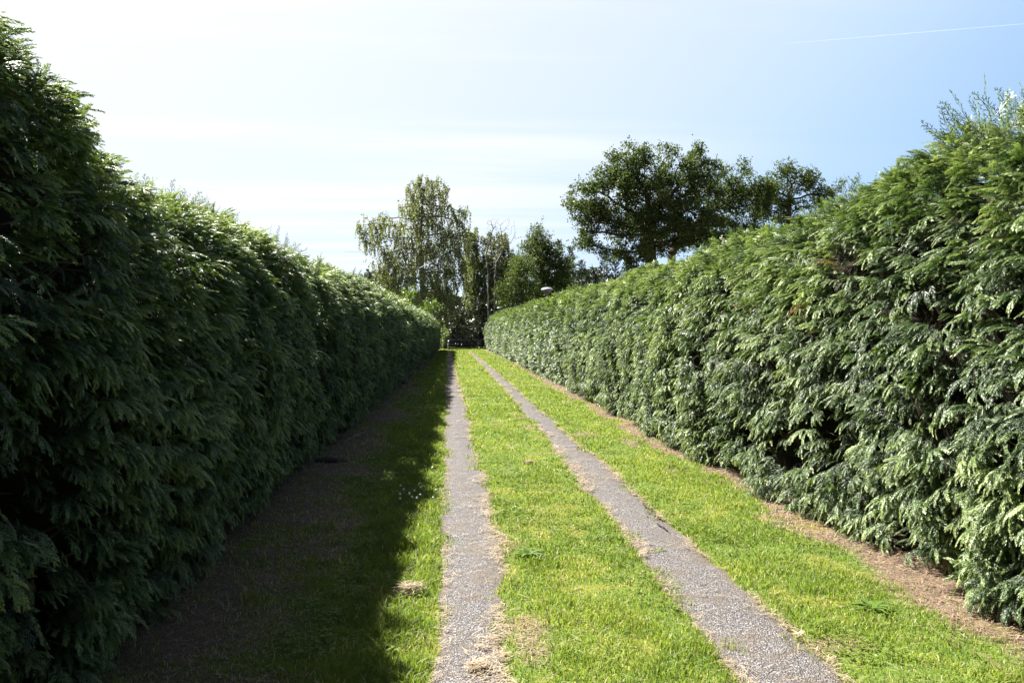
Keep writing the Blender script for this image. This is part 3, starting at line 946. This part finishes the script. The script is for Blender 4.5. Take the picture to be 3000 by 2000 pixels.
def make_tree(name, label, cat, d, trunk_px, lobes, bark, leafm, seed, per_m3=1.2, step=0.4, r_base=0.25, r_tip=0.012, leaves=10, spread=0.3, size=0.16,
              style='clump', group=None, hang_len=(0.5, 1.6), di=6.0, tint0=0.45, thin=3.0, stems=None):
    rs = np.random.default_rng(seed)
    trunk = [at(px, py, d) for px, py in trunk_px]
    trunk[0][2] = -0.05
    root = thing(name, label, cat, (trunk[0][0], trunk[0][1], 0.0), group)
    tp = np.array(trunk)
    seglen = np.concatenate([[0], np.cumsum(np.linalg.norm(np.diff(tp, axis=0), axis=1))])
    m_ = max(3, int(seglen[-1] / step))
    tt = np.linspace(0, seglen[-1], m_)
    trunk = np.stack([np.interp(tt, seglen, tp[:, i]) for i in range(3)], -1)
    trunk[1:] += rs.normal(0, 0.03, trunk[1:].shape)
    A = lobes_points(lobes, d, per_m3, rs, cluster=0.36 if style == 'clump' and leafm else 0.0)
    nodes, par = colonize(trunk, A, step, di, step * 1.15, rs)
    r, has = radii(par, r_tip, r_base)
    V, Q = tubes(nodes, par, r)
    mesh_obj('trunk', V, Q, None, bark, root)
    if leafm is None:
        return root

    ends = np.nonzero((r < r_tip * thin) & (np.arange(len(par)) >= len(trunk)))[0]
    nz = vn(nodes[ends, 0] * 1.3 + nodes[ends, 1] * 0.7, nodes[ends, 2] * 1.3, seed)
    ends = ends[nz > 0.22]
    if style == 'clump':
        k = np.repeat(ends, leaves)
        # leaves gather in bunches at each twig
        sub = rs.normal(0, spread, (len(ends) * max(1, leaves // 6), 3))
        pick = rs.integers(0, max(1, leaves // 6), len(k)) + np.repeat(np.arange(len(ends)), leaves) * max(1, leaves // 6)
        c = nodes[k] + sub[pick] + rs.normal(0, spread * 0.38, (len(k), 3))
        cl = np.repeat(rs.normal(0, 0.14, len(ends)), leaves)
        V, Q = leaf_quads(c, size, rs)
        tint = np.clip(tint0 + cl + rs.normal(0, 0.14, len(k)), 0, 1)
    else:
        # long weeping twigs strung with leaves
        nh = leaves
        k = np.repeat(ends, 2)
        L = rs.uniform(hang_len[0], hang_len[1], len(k))
        sway = rs.normal(0, 0.28, (len(k), 3))
        sway[:, 2] = 0
        tpar = np.linspace(0.04, 1, nh)
        base = nodes[k] + rs.normal(0, 0.12, (len(k), 3))
        c = base[:, None] + sway[:, None] * np.sqrt(tpar)[None, :, None] * L[:, None, None] * 0.8
        c[:, :, 2] -= (tpar[None] ** 1.3) * L[:, None]
        wv = c.copy()
        c = c + rs.normal(0, 0.05, c.shape)
        V, Q = leaf_quads(c.reshape(-1, 3), size, rs, 0.62, hang=0.7)
        tint = np.clip(tint0 + np.repeat(rs.normal(0, 0.15, len(k)), nh) + rs.normal(0, 0.13, len(k) * nh), 0, 1)
        # the hanging twigs themselves
        mb_v, mb_q = [], []
        p0, p1 = wv[:, :-1:2].reshape(-1, 3), wv[:, 1::2][:, :wv[:, :-1:2].shape[1]].reshape(-1, 3)
        side = np.array((0.006, 0.002, 0))
        Vt = np.stack([p0 - side, p0 + side, p1 + side, p1 - side], 1).reshape(-1, 3)
        mesh_obj('twigs', Vt, np.arange(len(Vt)).reshape(-1, 4), None, bark, root)
    mesh_obj('crown', V, Q, None, leafm, root, attrs={'tint': np.repeat(tint, 4)})
    return root


OAK = [(1930, 492, 125, 44), (1806, 512, 72, 54), (1735, 540, 56, 42), (1715, 602, 58, 34), (1750, 690, 50, 55), (1790, 610, 60, 50), (1906, 575, 115, 80), (2040, 545, 62, 78), (1925, 670, 112, 62), (2045, 650, 70, 70), (1837, 722, 44, 48), (1985, 712, 60, 36), (2092, 690, 60, 42), (1860, 745, 50, 30)]
make_tree('oak_tree', 'large spreading oak tree with dense dark crown rising above the sunlit hedge', 'tree', 56, [(1905, 1000), (1906, 760), (1900, 690), (1900, 600)], OAK, M['oak_bark'], M['oak_leaf'], 1,
          per_m3=20, step=0.30, r_base=0.42, r_tip=0.016, leaves=80, spread=0.21, size=0.145, tint0=0.5)
make_tree('oak_tree', 'leaning oak tree just behind the large spreading oak, with a lower ragged crown', 'tree', 60, [(1950, 1000), (1968, 745), (2000, 690), (2080, 620)],
          [(2110, 585, 50, 60), (2155, 545, 44, 48), (2155, 612, 78, 52), (2212, 568, 50, 42), (2097, 671, 52, 34), (2180, 680, 60, 40)], M['oak_bark'], M['oak_leaf'], 2,
          per_m3=20, step=0.30, r_base=0.30, r_tip=0.016, leaves=80, spread=0.22, size=0.145, tint0=0.40)
make_tree('oak_tree', 'small open-crowned oak tree where the crowns meet the top of the sunlit hedge', 'tree', 63, [(2312, 1000), (2310, 700), (2312, 560)],
          [(2312, 497, 30, 28), (2350, 541, 58, 32), (2281, 556, 32, 40), (2432, 541, 22, 14), (2308, 615, 56, 46), (2252, 605, 48, 60), (2400, 590, 40, 34)], M['oak_bark'], M['oak_leaf'], 3,
          per_m3=20, step=0.30, r_base=0.22, r_tip=0.016, leaves=66, spread=0.22, size=0.145, tint0=0.45)

BIRCH = [(1249, 545, 72, 32), (1249, 603, 86, 50), (1344, 622, 40, 28), (1115, 660, 60, 40), (1080, 690, 34, 44), (1165, 720, 60, 50), (1340, 700, 44, 60), (1249, 690, 118, 60), (1230, 768, 136, 50), (1126, 780, 50, 34), (1329, 800, 40, 44), (1288, 880, 64, 48), (1190, 835, 96, 44), (1250, 830, 110, 50)]
make_tree('birch_tree', 'big weeping birch tree with hanging leafy twigs at the end of the lane', 'tree', 64, [(1236, 990), (1238, 850), (1232, 700), (1240, 560)], BIRCH, M['birch_bark'], M['birch_leaf'], 4,
          per_m3=17, step=0.32, r_base=0.24, r_tip=0.014, leaves=19, size=0.15, style='weep', hang_len=(0.4, 1.5), tint0=0.8)
make_tree('birch_tree', 'slim olive birch tree filling the gap beside the big weeping birch', 'tree', 68, [(1445, 990), (1444, 850), (1440, 720)],
          [(1442, 705, 56, 34), (1442, 770, 78, 56), (1432, 850, 74, 56), (1384, 692, 28, 30), (1500, 800, 42, 64), (1390, 780, 36, 70)], M['birch_bark'], M['sparse_leaf'], 5,
          per_m3=34, step=0.30, r_base=0.14, r_tip=0.012, leaves=34, size=0.145, style='weep', hang_len=(0.4, 1.2), tint0=0.5)
make_tree('bare_birch', 'nearly bare birch with forked pale stems and twiggy top', 'tree', 59, [(1449, 990), (1449, 850), (1452, 780), (1478, 720)],
          [(1492, 680, 26, 46), (1470, 740, 34, 40), (1440, 690, 20, 50)], M['birch_bark'], None, 6, per_m3=55, step=0.26, r_base=0.07, r_tip=0.007)
make_tree('bare_birch', 'nearly bare birch with a single thin pale stem and dead upper twigs', 'tree', 58, [(1431, 990), (1432, 830), (1424, 740), (1444, 670)],
          [(1446, 650, 26, 24), (1424, 720, 22, 40), (1440, 770, 24, 40)], M['birch_bark'], None, 7, per_m3=55, step=0.26, r_base=0.06, r_tip=0.007)

make_tree('broadleaf_tree', 'bushy dark green broadleaf tree with pointed top beside the twiggy birch', 'tree', 62, [(1590, 1000), (1588, 820), (1580, 740)],
          [(1566, 720, 34, 38), (1566, 686, 15, 20), (1602, 735, 26, 40), (1593, 778, 60, 44), (1630, 806, 42, 38), (1600, 850, 70, 40)], M['oak_bark'], M['oak_leaf'], 8,
          per_m3=24, step=0.27, r_base=0.2, r_tip=0.014, leaves=72, spread=0.26, size=0.135, tint0=0.48)
make_tree('broadleaf_tree', 'low rounded broadleaf tree in front of the slim olive birch', 'tree', 57, [(1530, 1000), (1530, 900), (1528, 850)],
          [(1528, 835, 52, 40), (1518, 790, 34, 30), (1490, 870, 30, 30)], M['oak_bark'], M['oak_leaf'], 9,
          per_m3=24, step=0.27, r_base=0.14, r_tip=0.013, leaves=72, spread=0.26, size=0.125, tint0=0.5)


def conifer(px, py, d, half_px, label, seed):
    rs = np.random.default_rng(seed)
    top = at(px, py, d)
    H = top[2]
    root = thing('conifer_tree', label, 'tree', (top[0], top[1], 0), 'dark conifers behind the sunlit hedge')
    mb = MB()
    mb.tube([(top[0], top[1], -0.05), (top[0], top[1], H * 0.5), (top[0], top[1], H * 0.97)], [0.13, 0.08, 0.012], 7)
    mb.obj('trunk', M['oak_bark'], root)
    rad = half_px * d / FPX
    n = 420
    f = rs.random(n) ** 0.75
    z = H * (0.10 + 0.90 * f)
    rr = rad * (1 - f) ** 0.75 * rs.uniform(0.15, 1.0, n)
    th = rs.uniform(0, 2 * np.pi, n)
    out = np.stack([np.cos(th), np.sin(th), 0.7 + 0 * th], -1)
    pos = np.stack([top[0] + np.cos(th) * rr, top[1] + np.sin(th) * rr, z - 0.15], -1)
    st = {'v': [], 'q': [], 'a': [], 'n': 0}
    place(PROTO[2], pos, out, rs.normal(size=(n, 3)), rs.uniform(0.35, 0.8, n) * (0.6 + 0.6 * (1 - f)), np.clip(rs.normal(0.4, 0.2, n), 0, 0.9), st)
    place(PROTO[2], np.array([top - (0, 0, 0.35)] * 4), np.stack([rs.normal(0, .1, 4), rs.normal(0, .1, 4), np.ones(4)], -1), rs.normal(size=(4, 3)), np.full(4, 0.45), np.full(4, 0.4), st)
    mesh_obj('crown', np.concatenate(st['v']), np.concatenate(st['q']), None, M['conifer_leaf'], root, attrs={'tint': np.concatenate(st['a'])})


CON = [(1638, 703, 72, 26, 'dark conifer with the highest tip, right behind the pointed broadleaf tree'), (1671, 722, 73, 28, 'dark conifer spire second from the pointed broadleaf tree'),
       (1704, 762, 74, 30, 'short dark conifer spire in the dip left of the oak'), (1738, 790, 72, 32, 'lowest dark conifer under the oak branch tips'),
       (1770, 722, 76, 26, 'narrow dark conifer under the oak, showing against the sky gap'), (1802, 732, 75, 30, 'dark conifer close beside the oak trunk'), (1838, 752, 76, 34, 'dark conifer merging with the low oak leaves')]
for i, (px, py, d, hp, lb) in enumerate(CON):
    conifer(px, py, d, hp, lb, 40 + i)


def bush(name, label, cat, d, lobes, leafm, seed, n_m3=90, size=0.14, group=None, tint0=0.5, bark='oak_bark', foot=None):
    rs = np.random.default_rng(seed)
    c0 = at(lobes[0][0], lobes[0][1], d)
    root = thing(name, label, cat, (c0[0], c0[1], 0), group)
    twigs = lobes_points(lobes, d, 16.0, rs, 0.6)
    mb = MB()
    idx = rs.permutation(len(twigs))[:26]
    for i in idx:
        e = twigs[i]
        b = np.array((c0[0] + rs.normal(0, 0.1), c0[1] + rs.normal(0, 0.1), -0.03))
        mid = (b + e) / 2 + np.array((0, 0, 0.12 * (e[2] - b[2]))) + rs.normal(0, 0.06, 3)
        mb.tube([b, mid, e], [0.022, 0.015, 0.006], 5)
    mb.obj('stem', M[bark], root)
    pts = lobes_points(lobes, d, n_m3 / 8.0, rs, 0.55)
    k = np.repeat(np.arange(len(pts)), 8)
    c = pts[k] + rs.normal(0, 0.09, (len(k), 3))
    c[:, 2] = np.maximum(c[:, 2], 0.03)
    V, Q = leaf_quads(c, size, rs, 0.55, 0.3)
    tint = np.clip(tint0 + np.repeat(rs.normal(0, 0.13, len(pts)), 8) + rs.normal(0, 0.13, len(k)), 0, 1)
    mesh_obj('foliage', V, Q, None, leafm, root, attrs={'tint': np.repeat(tint, 4)})
    return root


bush('elder_bush', 'bright green elder bush standing up behind the shaded hedge', 'bush', 52, [(1188, 880, 20, 34), (1205, 860, 14, 22), (1175, 905, 26, 26)], M['bright_leaf'], 60, 330, 0.13)
bush('elder_bush', 'smaller bright elder bush over the rounded end of the shaded hedge', 'bush', 59, [(1262, 890, 22, 16), (1280, 900, 14, 12), (1250, 910, 22, 20)], M['bright_leaf'], 61, 330, 0.12)
bush('shrub', 'low bright leafed shrub at the end corner of the shaded hedge', 'shrub', 57.2, [(1303, 973, 13, 12), (1298, 992, 9, 22), (1312, 980, 9, 7)], M['bright_leaf'], 62, 520, 0.09)
DK = [(1322, 955, 40, 62, 67, 'dark shady evergreen bush behind the fence beneath the weeping birch'), (1372, 945, 46, 72, 69, 'dark shady evergreen bush behind the middle of the fence'),
      (1418, 930, 42, 78, 66, 'dark shady evergreen bush where the fence meets the sunlit hedge'), (1275, 945, 44, 66, 72, 'dark shady evergreen bush hidden behind the end of the shaded hedge'),
      (1345, 985, 60, 34, 65, 'low dark undergrowth bush close behind the fence pickets')]
for i, (px, py, rx, ry, d, lb) in enumerate(DK):
    bush('evergreen_bush', lb, 'bush', d, [(px, py, rx, ry), (px + 6, py + 40, rx, ry * 0.7)], M['dark_leaf'], 70 + i, 300, 0.20, 'dark bushes behind the fence', 0.35)

# far-off wood that closes the view
rs = np.random.default_rng(90)
n = 60000
x = rs.uniform(-60, 90, n)
y = 92 + rs.normal(0, 3.5, n) + 0.0008 * (x - 10) ** 2
hh = 3.6 + 2.4 * vn(x / 5, 0 * x, 91) + 1.0 * vn(x / 1.5, 0 * x, 92) + 1.5 * (np.abs(x - 3) > 9)
z = hh * rs.random(n) ** 0.8
V, Q = leaf_quads(np.stack([x, y, z], -1), 0.55, rs, 0.7)
g = mesh_obj('woodland', V, Q, None, M['dark_leaf'], attrs={'tint': np.repeat(np.clip(rs.normal(0.35, 0.2, n), 0, 1), 4)})
tag(g, kind='stuff')

# ------------------------------------------------------------------ fence, posts, lamps, cables
FD = 61.0
zt = at(1350, 993, FD)[2]
fx0, fx1 = at(1272, 993, FD)[0], at(1418, 993, FD)[0]
root = thing('picket_fence', 'low dark picket fence with pointed tips coloured pale as if sunlit across the lane end', 'fence', ((fx0 + fx1) / 2, FD, 0))
for i, xx in enumerate(np.arange(fx0, fx1, 0.086)):
    h = zt + rng.normal(0, 0.006)
    mb, mt = MB(), MB()
    mb.box((xx, FD, (h - 0.07 + 0.04) / 2), (0.036, 0.018, h - 0.07 - 0.04))
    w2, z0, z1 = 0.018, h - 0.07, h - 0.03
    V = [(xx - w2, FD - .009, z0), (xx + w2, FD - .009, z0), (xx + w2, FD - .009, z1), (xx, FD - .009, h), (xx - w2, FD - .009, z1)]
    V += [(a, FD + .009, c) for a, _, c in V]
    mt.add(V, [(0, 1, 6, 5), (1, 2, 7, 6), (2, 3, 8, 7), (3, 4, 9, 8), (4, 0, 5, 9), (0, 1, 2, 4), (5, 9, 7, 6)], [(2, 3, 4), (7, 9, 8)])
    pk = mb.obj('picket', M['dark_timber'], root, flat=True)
    mt.obj('picket_sunlit_tip', M['timber'], pk, flat=True, origin=root.location)  # paler timber on the tips stands for sunlight catching them
for zr in (0.18, zt - 0.2):
    mb = MB()
    mb.box(((fx0 + fx1) / 2, FD + 0.028, zr), (fx1 - fx0, 0.034, 0.06))
    mb.obj('rail', M['dark_timber'], root, flat=True)
for xx in (fx0 + 0.1, (fx0 + fx1) / 2, fx1 - 0.1):
    mb = MB()
    mb.box((xx, FD + 0.082, zt / 2 - 0.05), (0.07, 0.07, zt + 0.02))
    mb.obj('post', M['dark_timber'], root, flat=True)


def post(name, label, px, py_top, d, wd, mat, cap=None, group=None):
    p = at(px, py_top, d)
    h = p[2]
    root = thing(name, label, 'post', (p[0], p[1], 0), group)
    mb = MB()
    k = wd / 2
    prof = [(0, -0.1), (k, -0.1), (k, h - 0.05), (k * 0.86, h - 0.015), (0.0, h)]
    mb.lathe((p[0], p[1], 0), prof, 12)
    mb.obj('shaft', mat, root)
    if cap:
        mb = MB()
        mb.lathe((p[0], p[1], 0), [(k + .003, cap[0] * h), (k + .005, cap[0] * h + .004), (k + .005, cap[1] * h - .004), (k + .003, cap[1] * h)], 12)
        mb.obj('band', M['pale_paint'], root)
    return root


post('bollard', 'short weathered grey wooden post by the low bright shrub', 1312.5, 1005, 56.5, 0.095, M['timber'], None)
post('marker_post', 'thin dark marker post standing in tall grass left of its pale partner', 1400.5, 1000, 57.0, 0.05, M['dark_timber'])
post('marker_post', 'thin dark marker post nearest the end of the sunlit hedge', 1407.0, 996, 57.2, 0.05, M['dark_timber'])
post('marker_post', 'short pale post between two thin dark marker posts', 1403.7, 1015.5, 56.8, 0.07, M['pale_paint'])


def lamp(label, px, py, d, dia):
    p = at(px, py, d)
    root = thing('lamp_post', label, 'lamp post', (p[0], p[1], 0))
    mb = MB()
    mb.tube([(p[0], p[1], -0.1), (p[0], p[1], p[2] * 0.5), (p[0], p[1], p[2] - 0.13)], [0.05, 0.045, 0.04], 10)
    mb.obj('pole', M['lamp_under'], root)
    r_ = dia / 2
    mb = MB()
    mb.lathe(p, [(0.0, 0.0), (r_ * 0.45, -0.02), (r_ * 0.75, -r_ * 0.16), (r_ * 0.95, -r_ * 0.32), (r_, -r_ * 0.40), (r_, -r_ * 0.46), (r_ * 0.9, -r_ * 0.44), (0.03, -r_ * 0.3)], 28)
    mb.obj('lamp_hood', M['lamp_metal'], root)
    mb = MB()
    mb.lathe((p[0], p[1], p[2]), [(0.0, -r_ * 0.45), (r_ * 0.7, -r_ * 0.46), (r_ * 0.62, -r_ * 0.75), (0, -r_ * 0.8)], 20)
    mb.obj('lantern', M['lamp_under'], root)


lamp('garden lamp with broad shallow pale grey hood peeping over the sunlit hedge', 1603, 841, 41, 0.64)
lamp('distant garden lamp whose small pale hood shows at the low end of the sunlit hedge', 1463, 899, 53, 0.32)


def cable(label, pts, r0, cat='cable'):
    P0 = [at(*p) for p in pts]
    root = thing('overhead_cable', label, cat, tuple(P0[0]))
    P0 = np.array(P0)
    n = 40
    tt = np.linspace(0, 1, n)
    P = np.stack([np.interp(tt, np.linspace(0, 1, len(P0)), P0[:, i]) for i in range(3)], -1)
    P[:, 2] -= 0.5 * 4 * tt * (1 - tt) * 0.6
    mb = MB()
    mb.tube(P, r0, 6)
    mb.obj('wire', M['cable'], root)
    return root, P


cable('thin grey overhead cable running across in front of the weeping birch', [(1000, 738, 50), (1560, 690, 50)], 0.006)
c2, P = cable('second overhead cable sloping up, with a thicker pale stretch', [(1160, 806, 46), (1330, 720, 54)], 0.005)
mb = MB()
k0 = 14
a, b = P[k0], P[k0 + 6]
mb.tube([a, a + (b - a) * .25, a + (b - a) * .6, b], [0.006, 0.022, 0.020, 0.006], 8)
mb.obj('pale_stretch', M['cream'], c2)  # thicker, cream-coloured stretch of the wire

# contrail high in the sky
a, b = at(2302, 128, 9000), at(3150, 58, 9000)
mb = MB()
tt = np.linspace(0, 1, 70)
mb.tube(a[None] * (1 - tt)[:, None] + b[None] * tt[:, None], (0.8 + 3.2 * np.sqrt(tt)) * (0.75 + 0.5 * vn(tt * 22, tt * 0, 8)), 10)
o = mb.obj('contrail', M['contrail'], origin=tuple(a))
tag(o, 'long thin white contrail slanting across the clear blue sky', 'contrail')


# ------------------------------------------------------------------ small things on the ground
def on_ground(px, py):
    q = at(px, py, FPX * EYE / (py - 955.0))
    return q[0], q[1], float(ground_z(np.array([q[0]]), np.array([q[1]]))[0])


# fallen oak leaf
gx_, gy_, gz_ = on_ground(2338, 1908)
rs = np.random.default_rng(5)
outl = []
for i in range(36):
    a = i / 36 * 2 * np.pi
    rr = 0.026 * (0.62 + 0.24 * math.cos(a * 7) * (0.4 + 0.6 * abs(math.sin(a)))) * (1.35 if abs(math.cos(a)) > 0.8 else 1.0)
    outl.append((rr * math.cos(a) * 1.5, rr * math.sin(a), 0.014 * math.sin(3 * a) + 0.010 * math.cos(2 * a)))
V = np.array([(0, 0, 0)] + outl)
mb = MB()
mb.add(V * np.array((1, 1, 0.6)) + np.array((gx_, gy_, 0.04)), None, [(0, 1 + i, 1 + (i + 1) % 36) for i in range(36)])
o = mb.obj('fallen_leaf', M['dead_leaf'], origin=(gx_, gy_, 0.045))
tag(o, 'curled pale brown dead oak leaf on the edge of the right-hand tarmac track', 'leaf')


def rosette(label, px, py, rad, mat, seed, nleaf=16, h=0.6):
    rs = np.random.default_rng(seed)
    x, y, z = on_ground(px, py)
    root = thing('weed', label, 'weed', (x, y, z))
    Vs, Qs, As, n0 = [], [], [], 0
    for i in range(nleaf):
        th = i * 2.4 + rs.normal(0, 0.2)
        L = rad * rs.uniform(0.6, 1.1)
        el = rs.uniform(0.15, h)
        n = 9
        tt = np.linspace(0, 1, n)
        cx = np.cos(th) * L * tt
        cy = np.sin(th) * L * tt
        cz = L * (el * tt - 0.55 * el * tt * tt * 1.3) + 0.01
        wd = 0.17 * L * np.sin(np.pi * np.clip(tt * 0.93 + 0.05, 0, 1)) * (0.65 + 0.35 * np.cos(tt * 22))
        V = np.concatenate([np.stack([x + cx - np.sin(th) * wd, y + cy + np.cos(th) * wd, z + cz + 0.3 * wd], -1), np.stack([x + cx, y + cy, z + cz], -1), np.stack([x + cx + np.sin(th) * wd, y + cy - np.cos(th) * wd, z + cz + 0.3 * wd], -1)])
        Vs.append(V)
        Qs.append(np.array([(j, j + 1, n + j + 1, n + j) for j in range(n - 1)] + [(n + j, n + j + 1, 2 * n + j + 1, 2 * n + j) for j in range(n - 1)]) + n0)
        As.append(np.full(3 * n, np.clip(rs.normal(0.45, 0.15), 0, 1)))
        n0 += 3 * n
    mesh_obj('leaves', np.concatenate(Vs), np.concatenate(Qs), None, mat, root, attrs={'tint': np.concatenate(As)})


rosette('pale jagged thistle rosette growing in the middle strip of lawn', 1548, 1642, 0.13, M['bright_leaf'], 1, 18, 0.9)
rosette('low leafy weed in the lawn between the tarmac and the needle-strewn strip', 2555, 1838, 0.13, M['bright_leaf'], 2)
rosette('small dark weed tuft beside the inner edge of the cracked track', 1930, 1632, 0.07, M['bright_leaf'], 4, 10)
rosette('tiny weed sprout growing through the tarmac of the track next to the shade', 1352, 1732, 0.05, M['bright_leaf'], 5, 7)
rosette('small weed sprout near the middle of the brown patch on the tarmac', 1428, 1765, 0.05, M['bright_leaf'], 6, 8)


def straw_clump(label, px, py, rad, n, hgt, seed, mat='straw'):
    rs = np.random.default_rng(seed)
    x, y, z = on_ground(px, py)
    root = thing('dead_grass_clump', label, 'grass clump', (x, y, z))
    cx, cy = x + rs.normal(0, rad * .5, n), y + rs.normal(0, rad * .4, n)
    L = rs.uniform(0.04, 0.11, n)
    ang = rs.normal(0, 0.8, n)
    V, Q, A = lay_straw(cx, cy, L, np.full(n, 0.0032), ang, rs.uniform(0.3, 1, n), rs.uniform(0.0, hgt, n))
    mesh_obj('stalks', V, Q, None, M[mat], root, attrs={'tint': A})


straw_clump('brown torn clump of dead grass lying on the tarmac at the very front', 1402, 1978, 0.045, 150, 0.035, 1)
straw_clump('pale dead grass tussock at the ragged edge between shade and track', 1205, 1745, 0.07, 220, 0.05, 2)
straw_clump('small dead clod lying in the middle lawn strip', 1552, 1368, 0.05, 120, 0.03, 3, 'needles')

# clover flowers in the verge at the shadow's edge
CL = [(1232, 1460), (1222, 1467), (1233, 1476), (1226, 1492), (1209, 1488), (1184, 1462), (1176, 1448), (1171, 1478), (1206, 1478), (1271, 1484), (1268, 1395), (1275, 1460), (1173, 1490), (1202, 1472)]
proto = None
for i, (px, py) in enumerate(CL):
    x, y, z = on_ground(px, py)
    if proto is None:
        root = thing('clover_flower', 'small round white clover flower in the long grass at the shadow edge', 'flower', (x, y, z), 'clover flowers at the shadow edge')
        mb = MB()
        mb.tube([(x, y, z), (x + .004, y, z + .045), (x, y + .004, z + .085)], 0.0015, 5)
        mb.obj('stalk', M['bright_leaf'], root)
        mb = MB()
        mb.lathe((x, y, z + 0.085), [(0, -0.006), (0.008, -0.004), (0.0105, 0.003), (0.008, 0.010), (0.003, 0.014), (0, 0.0145)], 9)
        mb.obj('head', M['petal'], root)
        proto = root
    else:
        o = proto.copy()
        link(o)
        o.location = (x, y, z)
        o.rotation_euler = (rng.normal(0, .15), rng.normal(0, .15), rng.uniform(0, 6))
        s_ = rng.uniform(0.8, 1.15)
        o.scale = (s_, s_, s_)
        for ch in proto.children:
            c_ = ch.copy()
            link(c_)
            c_.parent = o

# dead twigs and stalks along the shaded hedge
x, y, z = on_ground(1012, 1300)
P = [on_ground(1008, 1299), on_ground(1040, 1288), on_ground(1075, 1280), on_ground(1096, 1281), on_ground(1112, 1284)]
mb = MB()
mb.tube([(p[0], p[1], p[2] + zz) for p, zz in zip(P, (0.03, 0.07, 0.10, 0.08, 0.05))], [0.006, 0.006, 0.005, 0.004, 0.002], 6)
o = mb.obj('fallen_twig', M['twig'], origin=P[0])
tag(o, 'bent bare twig lying on the shaded grass by the dark hedge', 'twig')
x, y, z = on_ground(965, 1300)
root = thing('dry_stalks', 'bunch of dry upright stalks leaning out of the dark hedge foot', 'stalks', (x, y, z))
for i, (dx, h) in enumerate([(0.10, 0.30), (0.20, 0.32), (0.02, 0.22), (0.26, 0.24), (0.06, 0.16)]):
    mb = MB()
    mb.tube([(x + 0.02 * i, y + 0.02 * i, z), (x + 0.02 * i + dx * .4, y, z + h * .55), (x + 0.02 * i + dx, y - .02, z + h)], [0.005, 0.004, 0.002], 5)
    mb.obj('stalk', M['twig'], root)
x, y, z = on_ground(965, 1352)
mb = MB()
hp = []
for i in range(9):
    for j in range(14):
        f, th = i / 8, j / 14 * 2 * np.pi
        rr = 0.20 * math.sin(f * np.pi / 2) * (0.8 + 0.4 * float(vn(np.array([j * 1.3]), np.array([i * .4]), 7)[0]))
        hp.append((x + rr * math.cos(th), y + rr * 0.7 * math.sin(th), z - 0.01 + 0.06 * math.cos(f * np.pi / 2)))
mb.add(np.array(hp), [(i * 14 + j, i * 14 + (j + 1) % 14, (i + 1) * 14 + (j + 1) % 14, (i + 1) * 14 + j) for i in range(8) for j in range(14)])
o = mb.obj('soil_mound', M['soil'], origin=(x, y, z))
tag(o, 'low dark mound of earth on the shaded verge by the dark hedge', 'mound')
mb = MB()
mb.tube([(x - .1, y - .05, z + .05), (x + .02, y - .08, z + .08), (x + .16, y - .1, z + .03)], [0.005, 0.005, 0.003], 6)
o = mb.obj('fallen_twig', M['twig'], origin=(x, y, z + .05))
tag(o, 'short curved twig lying over the low dark mound of earth', 'twig')

# repeats of a kind share a group
GROUPS = {'hedge': 'hedges along the lane', 'oak_tree': 'oaks behind the sunlit hedge', 'birch_tree': 'leafy birches at the lane end', 'bare_birch': 'bare birches at the lane end',
          'broadleaf_tree': 'broadleaf trees beside the birches', 'elder_bush': 'elder bushes behind the shaded hedge', 'marker_post': 'marker posts at the hedge end',
          'lamp_post': 'garden lamps beyond the sunlit hedge', 'overhead_cable': 'cables in front of the birch', 'weed': 'weeds in the lawn and tarmac',
          'dead_grass_clump': 'clumps of dead grass', 'fallen_twig': 'twigs on the shaded verge'}
for o in sc.objects:
    kind = o.name.split('.')[0]
    if kind in GROUPS and o.parent is None and 'group' not in o:
        o['group'] = GROUPS[kind]
